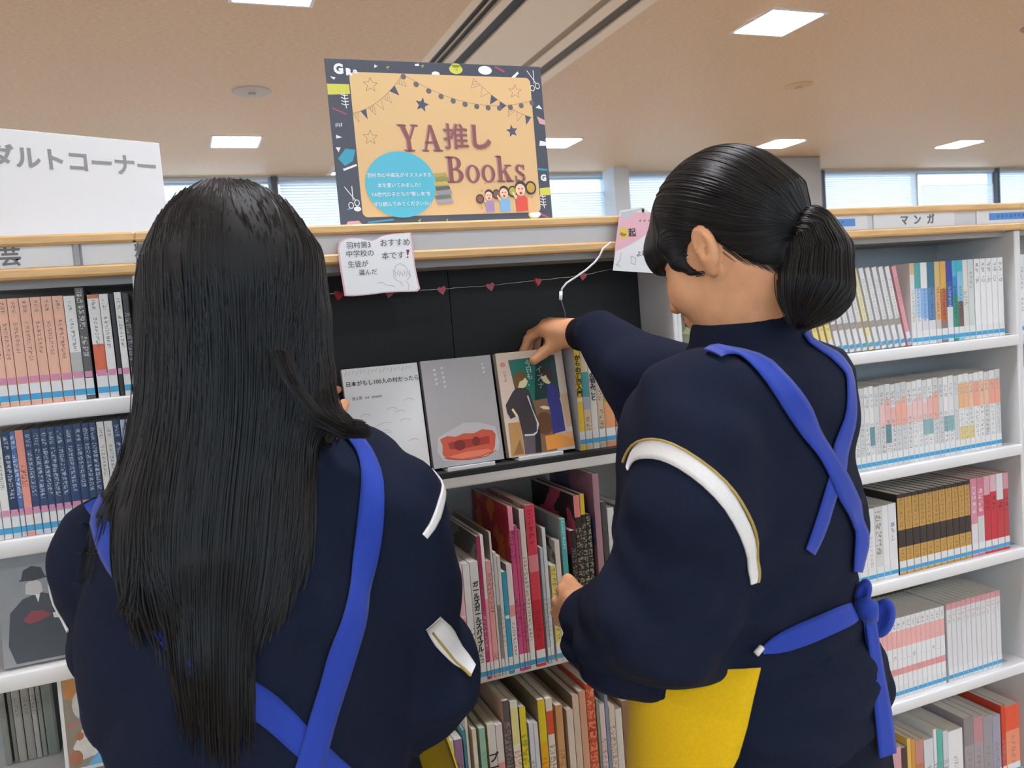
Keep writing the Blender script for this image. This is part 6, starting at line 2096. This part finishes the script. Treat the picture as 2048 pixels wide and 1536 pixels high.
pt = trace(tail2, ts, taildir, 17, 0.0085, 0.0)
pt = pt[(np.abs(np.stack([tail2(pt[:, i]) for i in range(0, pt.shape[1], 3)], 1)) < 0.004).all(1)]
pt += rg.normal(size=(len(pt), 1, 3)) * 0.0012
strands('ponytail_strands', pt, 0.00055, M_hair, hr2)
# loose short hairs at the nape
nl = []
for i in range(260):
    y = rg.uniform(-0.085, -0.02); x = rg.uniform(-0.07, -0.005)
    z0 = np.interp(y, [-0.085, -0.045, -0.012], [-0.072, -0.034, 0.0])
    nl.append([x, y, z0])
nl = np.array(nl)
nw = nl @ HMn[:3, :3].T + HMn[:3, 3]
pn = trace(lambda p: smin(HS * head_sdf(to_local(p, HM2)), cone(p, np.array(HM2 @ Vector((0, -0.035, -0.055))), W(1492, 675, 1.03), 0.0506, 0.0545), 0.03), nw, lambda p, s: -upv[None] - 0.5 * fwv[None] + 0 * p, 7, 0.006, 0.001)
strands('nape_strands', pn, 0.00028, M_hair, hr2)
tb = MB()
a_ = Vector(TIE) - (Vector(TA[1]) - Vector(TIE)).normalized() * 0.004
ring = []
axis = (Vector(TA[1]) - Vector(TIE)).normalized()
e1 = axis.orthogonal().normalized(); e2 = axis.cross(e1)
for wnd in range(2):
    tb.tube([a_ + axis * (0.005 * wnd) + (e1 * math.cos(t) + e2 * math.sin(t)) * 0.0185 for t in [2 * math.pi * i / 24 for i in range(25)]], 0.0042, 8)
o = tb.build('hair_tie', mat('hair_tie_black', '#17161c', 0.7), hr2)

# ================================================================== student with the long hair
Y1 = 0.20
zs1, cx1, cy1, a1, b1 = sections([
    (520, 838, 0.945, 0.060, 0.055), (525, 858, 0.95, 0.095, 0.066), (530, 886, 0.95, 0.138, 0.084), (530, 915, 0.95, 0.158, 0.100), (530, 960, 0.95, 0.176, 0.114), (530, 1050, 0.95, 0.188, 0.126),
    (534, 1200, 0.95, 0.192, 0.134), (538, 1300, 0.955, 0.190, 0.135), (544, 1400, 0.955, 0.183, 0.132), (566, 1480, 0.955, 0.162, 0.126), (598, 1550, 0.955, 0.130, 0.118), (604, 1600, 0.955, 0.124, 0.112)])
S1R, E1R, F1R = W(784, 1026, 0.965), W(846, 1346, 1.035), W(772, 1000, 1.18)
S1L, E1L, F1L = W(226, 1104, 0.965), W(262, 1296, 1.075), W(634, 872, 1.215)
foot1 = (float(np.interp(0.85, zs1, cx1)), float(np.interp(0.85, zs1, cy1)))
girl1 = Person('student with very long straight black hair, back turned, holding a white book', foot1, 'students in blue-strapped aprons')


def jacket1(p):
    d = loft(p, zs1, cx1, cy1, a1, b1, Y1)
    for s_, e_, f_ in ((S1R, E1R, F1R), (S1L, E1L, F1L)):
        sl = smin(cone(p, s_, e_, 0.068, 0.060), cone(p, e_, f_, 0.060, 0.040), 0.03)
        d = smin(d, sl, 0.018)
    d = smin(d, ellip(p, W(842, 1388, 1.01), (0.052, 0.05, 0.06)), 0.03)
    d = smin(d, cone(p, W(520, 850, 0.945), W(505, 815, 0.94), 0.066, 0.060), 0.018)
    return d + wave(p, 0.0055, 10.0, 3) + wave(p, 0.003, 20.0, 6) + folds(p, 0.92, 0.09, 0.0045, 30, (-26, 6), 2) + folds(p, 1.06, 0.08, 0.0035, 24, (30, 0), 4)


pp = [S1R, E1R, F1R, S1L, E1L, F1L]
lo = np.min(pp + [(cx1.min(), cy1.min(), zs1[0])], 0) - 0.17
hi = np.max(pp + [(cx1.max(), cy1.max(), zs1[-1])], 0) + 0.16
P, Q = nets(jacket1, lo, hi, 0.0066)
jk1 = girl1.part(np_mesh('jacket', P, Q, M_jacket, None, 1))
bv1 = bvh_of(jk1)
rt1 = V(math.cos(Y1), math.sin(Y1), 0); fd1 = V(-math.sin(Y1), math.cos(Y1), 0)
hc1 = V(foot1[0], foot1[1], 0)
hipL1, hipR1 = hc1 - rt1 * 0.08 + V(0, 0, 0.70), hc1 + rt1 * 0.08 + V(0, 0, 0.70)
ftL1, ftR1 = hc1 - rt1 * 0.10 + V(0, 0, 0.07), hc1 + rt1 * 0.10 + V(0, 0, 0.07)
zt1 = np.array([0.64, 0.70, 0.76, 0.82, 0.86])


def trouser1(p):
    d = loft(p, zt1, np.ones(5) * foot1[0], np.ones(5) * foot1[1], np.array([.152, .158, .158, .150, .142]), np.array([.115, .122, .122, .114, .106]), Y1)
    d = smin(d, legs_sdf(p, hipL1, hipR1, ftL1, ftR1), 0.04)
    return d + wave(p, 0.003, 12, 5)


P, Q = nets(trouser1, (hc1[0] - .35, hc1[1] - .35, 0.02), (hc1[0] + .35, hc1[1] + .35, 0.92), 0.011)
girl1.part(np_mesh('trousers', P, Q, M_trouser, None, 1))
shoes(girl1, (ftL1, ftR1), fd1)
HM1 = rot_frame(dp(474, 600, 0.93), 0.02, 0.16, 0.0)


def skin1(p):
    d = head_sdf(to_local(p, HM1))
    nb = np.array(HM1 @ Vector((0, -0.03, -0.055)))
    d = smin(d, cone(p, nb, W(518, 860, 0.945), 0.048, 0.052), 0.03)
    d = smin(d, loft(p, zs1, cx1, cy1, a1 * 0.78 - .004, b1 * 0.78 - .004, Y1), 0.02)
    for sh, el, w_ in ((S1L, E1L, F1L), (S1R, E1R, F1R)):
        d = smin(d, chain(p, [sh, el, w_], [0.043, 0.034, 0.025], 0.02), 0.02)
    d = smin(d, legs_sdf(p, hipL1, hipR1, ftL1, ftR1, 0.066), 0.04)
    return d


big = nets(skin1, np.array([lo[0], lo[1], 0.04]), np.array([hi[0], hi[1], 1.56]), 0.0105)
hl1 = np.array(HM1.translation)
fh1 = nets(lambda p: head_sdf(to_local(p, HM1)) - 0.0006, hl1 - V(.12, .15, .15), hl1 + V(.12, .15, .15), 0.0042)
# left hand on the left edge of the white book
wl = A_(640, 868, 1.235)
knl = [A_(652, 812, 1.29), A_(650, 826, 1.305), A_(651, 842, 1.315), A_(655, 858, 1.322)]
fil = [([knl[0], A_(660, 790, 1.325), A_(668, 781, 1.345), A_(676, 779, 1.352)], 0.0080),
       ([knl[1], A_(656, 812, 1.335), A_(664, 806, 1.356), A_(674, 804, 1.362)], 0.0080),
       ([knl[2], A_(658, 838, 1.338), A_(666, 836, 1.356), A_(676, 836, 1.362)], 0.0076),
       ([knl[3], A_(663, 858, 1.336), A_(670, 858, 1.350), A_(678, 858, 1.356)], 0.0066)]
thl = [A_(660, 850, 1.26), A_(673, 832, 1.285), A_(681, 818, 1.302), A_(688, 808, 1.313)]


def lhand1(p):
    d = fingers_sdf(p, wl, knl, fil)
    d = smin(d, chain(p, thl, [0.0135, 0.011, 0.0096, 0.0084], 0.004), 0.008)
    return smin(d, cone(p, F1L, wl, 0.026, 0.021), 0.012)


lh1 = hand_mesh(lhand1, np.array([wl, F1L] + knl + thl + [q for f_, r_ in fil for q in f_]))
# right hand under the book's lower right part, hidden by the shoulder
wr1 = W(772, 990, 1.19)
knr = [A_(792, 940, 1.245), A_(800, 945, 1.25), A_(808, 951, 1.254), A_(815, 958, 1.258)]
fir = [([k_, k_ + V(0.003, 0.014, 0.010), k_ + V(0.002, 0.024, 0.014), k_ + V(0.0, 0.030, 0.018)], r_) for k_, r_ in zip(knr, (.008, .008, .0076, .0066))]
thr = [A_(772, 985, 1.235), A_(762, 972, 1.25), A_(758, 958, 1.262), A_(758, 946, 1.272)]


def rhand1(p):
    d = fingers_sdf(p, wr1, knr, fir)
    d = smin(d, chain(p, thr, [0.013, 0.0105, 0.0092, 0.008], 0.004), 0.008)
    return smin(d, cone(p, F1R, wr1, 0.026, 0.021), 0.012)


rh1 = hand_mesh(rhand1, np.array([wr1, F1R] + knr + thr + [q for f_, r_ in fir for q in f_]))
body1 = girl1.part(joined_body('body', [big, fh1, lh1, rh1], None, 1))
face_parts(body1, HM1)
for f_, w_ in ((F1L, wl), (F1R, wr1)):
    cu = MB()
    cu.tube([Vector(f_) + (Vector(w_) - Vector(f_)) * t for t in (-0.5, 0.0, 0.35, 0.75)], [0.032, 0.034, 0.031, 0.028], 24)
    cu.build('cuff', M_cuff, jk1)
for pts, ws, dx_ in ((((868, 932), (880, 958), (883, 990), (872, 1030), (848, 1072)), [0.008, 0.012, 0.012, 0.012, 0.008], 1),
                     (((866, 1246), (884, 1272), (914, 1308), (944, 1340)), [0.022, 0.030, 0.028, 0.016], 1),
                     (((92, 1152), (104, 1190), (124, 1224), (150, 1254)), [0.016, 0.026, 0.030, 0.026, 0.018], -1)):
    ribbon('stripe', bv1, [hit(bv1, x, y, 0.99) if dx_ > 0 else bv1.find_nearest(dp(x, y, 0.97))[0] for x, y in pts], ws, M_stripe, jk1, 0.001, 0.0022)
for pts in (((862, 1262), (880, 1290), (908, 1324), (938, 1352)),):
    ribbon('piping', bv1, [hit(bv1, x, y, 0.99) for x, y in pts], 0.0026, M_piping, jk1, 0.0014, 0.003, cols=3)
az1 = np.array([0.30, 0.55, 0.68, 0.78, 0.84, 0.90, 1.0, 1.1])
ones = np.ones(8)
acx1, acy1 = np.interp(az1, zs1, cx1), np.interp(az1, zs1, cy1)
aa1 = np.array([.20, .19, .180, .172, .168, .178, .19, .196]); ab1 = np.array([.15, .145, .138, .132, .128, .132, .136, .136])
ap1 = girl1.part(apron_sheet('apron', az1, acx1, acy1, aa1, ab1, Y1, 0.32, 0.87, -88, 92, 0.014, None, 0.06))
apron_sheet('bib', az1, acx1, acy1, aa1, ab1, Y1, 0.87, 1.1, -45, 45, 0.008, ap1)
s1 = [hit(bv1, x, y, 0.9) for x, y in ((690, 866), (716, 886), (736, 920), (745, 968), (742, 1030), (730, 1110), (712, 1200), (686, 1300), (656, 1400), (632, 1480), (608, 1560))]
ribbon('shoulder_strap', bv1, s1, [0.018, 0.022, 0.028, 0.030, 0.031, 0.031, 0.031, 0.030], M_strap, ap1, 0.0034, 0.0014)
s2 = [hit(bv1, x, y, 0.9) for x, y in ((194, 1000), (198, 1030), (206, 1075), (228, 1125), (285, 1185), (345, 1262), (405, 1330), (480, 1385), (550, 1430), (610, 1490), (690, 1560))]
ribbon('shoulder_strap', bv1, s2, [0.028, 0.031, 0.031, 0.030, 0.030, 0.030, 0.030, 0.026, 0.026], M_strap, ap1, 0.0008, 0.0014)

# long hair: a cap over the skull running into a fall down the back
hz1, hx1, hy1, ha1, hb1 = sections([
    (464, 520, 0.925, 0.089, 0.100), (466, 600, 0.925, 0.098, 0.106), (467, 680, 0.92, 0.099, 0.104), (466, 760, 0.915, 0.099, 0.096), (457, 850, 0.895, 0.096, 0.078), (440, 930, 0.862, 0.092, 0.050),
    (432, 1000, 0.838, 0.094, 0.030), (434, 1100, 0.822, 0.092, 0.022), (430, 1180, 0.818, 0.086, 0.016), (425, 1250, 0.820, 0.060, 0.008), (420, 1300, 0.825, 0.03, 0.004)])


LK1 = [W(618, 640, 0.91), W(630, 760, 0.90), W(648, 825, 0.885), W(682, 852, 0.88), W(724, 868, 0.893)]


def hair1(p):
    q = to_local(p, HM1)
    d = ellip(q, (0, -0.016, 0.030), (0.090, 0.107, 0.098))
    d = smax(d, np.interp(q[:, 1], [-.12, 0.03, 0.06, 0.12], [-.2, -.2, 0.0, 0.02]) - q[:, 2], 0.01)
    f = loft(p, hz1, hx1, hy1, ha1, hb1, 0.05, 2.1)
    # the fall leaves the face open
    fc = to_local(p, HM1)
    f = smax(f, -ellip(fc, (0, 0.12, -0.06), (0.055, 0.09, 0.12)), 0.02)
    d = smin(d, f, 0.03)
    lock = chain(p, LK1, [0.016, 0.014, 0.011, 0.006, 0.003], 0.02)
    return smin(d, lock, 0.03)


P, Q = nets(hair1, (hx1.min() - .16, hy1.min() - .12, hz1[0] - .02), (hx1.max() + .22, hy1.max() + .17, 1.54), 0.005)
hr1 = girl1.part(np_mesh('hair', P, Q, M_hairbase, None, 2))
rg = np.random.default_rng(11)
n = 5600
u = rg.normal(size=(n, 3)); u /= np.linalg.norm(u, axis=1)[:, None]
u2 = rg.normal(size=(1800, 3)) * V(0.35, 0.45, 0) + V(0, -0.1, 1); u2 /= np.linalg.norm(u2, axis=1)[:, None]
u = np.concatenate([u, u2])
u = u[(u[:, 2] > 0.05)]
loc = u * V(.094, .108, .099) + V(0, -.016, .030)
loc = loc[~((loc[:, 1] > 0.07) & (loc[:, 2] < 0.05))]
H1n = np.array(HM1)
sw = loc @ H1n[:3, :3].T + H1n[:3, 3]
surf = lambda p: smin(hair1(p), jacket1(p) - 0.0045, 0.01)
crown = H1n[:3, :3] @ V(0, 0.02, .135) + H1n[:3, 3]


f0 = np.clip((loc[:, 0] / 0.094), -0.98, 0.98)
f0 = np.sign(f0) * np.abs(f0) ** 0.75


def downdir(p, s):
    d = np.zeros_like(p)
    zz = np.clip(p[:, 2] - 0.03, hz1[0], hz1[-1])
    want = np.interp(zz, hz1, hx1) + f0 * np.maximum(np.interp(zz, hz1, ha1), 0.055) * 0.97
    d[:, 0] = np.clip((want - p[:, 0]) * 12, -0.8, 0.8)
    o_ = np.clip((p[:, 2] - 1.36) * 4, 0, 1)
    d[:, 1] = (p[:, 1] - crown[1]) * o_ * 2
    d[:, 2] = -1
    return d


pl_ = trace(surf, sw, downdir, 44, 0.0165, 0.0002)
zc = np.clip(pl_[:, :, 2], hz1[0], hz1[-1])
dev = np.abs(pl_[:, :, 0] - np.interp(zc, hz1, hx1)) - np.interp(zc, hz1, ha1)
ahead = pl_[:, :, 1] > np.interp(zc, hz1, hy1) + 0.07
low = pl_[:, :, 2] < 1.215
bad = (low & ((dev > 0.008) | ahead)).any(1)
for k in np.nonzero(bad)[0]:
    cut = int(np.argmax(low[k] & ((dev[k] > 0.008) | ahead[k])))
    cut = max(cut - 1 - int(rg.integers(0, 3)), 2)
    pl_[k, cut:] = pl_[k, cut] + (pl_[k, cut] - pl_[k, cut - 1])[None] * np.linspace(0, 0.5, pl_.shape[1] - cut)[:, None]
wob = rg.normal(size=(len(pl_), 1, 3)) * 0.0011
ls = np.array(LK1[0])[None] + rg.normal(size=(900, 3)) * V(0.02, 0.02, 0.05)


def lockdir(p, s):
    mids = np.stack([np.linalg.norm(p - (LK1[i] + LK1[i + 1]) / 2, axis=1) for i in range(len(LK1) - 1)])
    d = np.array([LK1[i + 1] - LK1[i] for i in range(len(LK1) - 1)])[np.argmin(mids, 0)]
    return d / np.linalg.norm(d, axis=1)[:, None]


lkp = trace(hair1, ls, lockdir, 15, 0.0125, 0.0004)
for k in range(len(lkp)):
    dd = np.linalg.norm(lkp[k] - LK1[-1], axis=1)
    if (dd < 0.02).any():
        j = int(np.argmax(dd < 0.02)); lkp[k, j:] = lkp[k, j] + V(0.012, 0.004, -0.003)[None] * np.linspace(0, 1.2, len(dd) - j)[:, None]
strands('lock_strands', lkp + rg.normal(size=(len(lkp), 1, 3)) * 0.0008, 0.0006, M_hair, hr1, 0.4)
for _ in range(5):
    pl_[:, 1:-1] = (pl_[:, :-2] + 2 * pl_[:, 1:-1] + pl_[:, 2:]) / 4
pl_ = pl_ + wob
# ends of different length: hold the strand where it stops
zend = rg.uniform(0.90, 1.0, len(pl_)) + 0.05 * np.abs(rg.normal(size=len(pl_))) + 0.07 * np.abs(f0)
for k in range(len(pl_)):
    below = pl_[k, :, 2] < zend[k]
    if below.any():
        j = max(int(np.argmax(below)), 1)
        pl_[k, j:] = pl_[k, j - 1] + (pl_[k, j - 1] - pl_[k, j - 2])[None] * np.linspace(0.05, 0.6, len(pl_[k]) - j)[:, None]
strands('hair_strands', pl_, 0.00062, M_hair, hr1, 0.5)
# loose locks over both shoulders
lk = []
for i in range(60):
    o_ = rg.normal() * 9; o2 = rg.normal() * 7; e_ = rg.uniform(0.5, 1.0)
    base = [(268, 830), (258, 885), (243, 935), (220, 985), (198, 1040), (182, 1100), (170, 1160), (163, 1215)]
    path = []
    for j, (x, y) in enumerate(base):
        f_ = j / 7
        xx, yy = x + o_ * (1 - 0.5 * f_) + o2 * f_ * 1.6, (y if f_ < e_ else base[int(e_ * 7)][1] + j)
        if j < 3: q_ = dp(xx, yy, 0.85 + 0.008 * j)
        else:
            q_ = hit(bv1, xx, yy, 0.95)
            q_ = q_ + (CAM - q_).normalized() * (0.004 + 0.002 * abs(math.sin(i)))
        path.append(np.array(q_))
    lk.append(path)
for i in range(90):
    o_ = rg.normal() * 9; o2 = rg.normal() * 7
    path = [np.array(dp(x + o_ * (1 - j / 7) + o2 * j / 9, y + o2 * j / 10, w_)) for j, (x, y, w_) in enumerate(((560, 700, .82), (585, 760, .815), (612, 800, .82), (640, 830, .825), (668, 846, .84), (690, 853, .855), (712, 860, .87), (738, 872, .885)))]
    lk.append(path)
strands('loose_strands', np.array(lk), 0.00042, M_hair, hr1, 0.12)
flush_text()
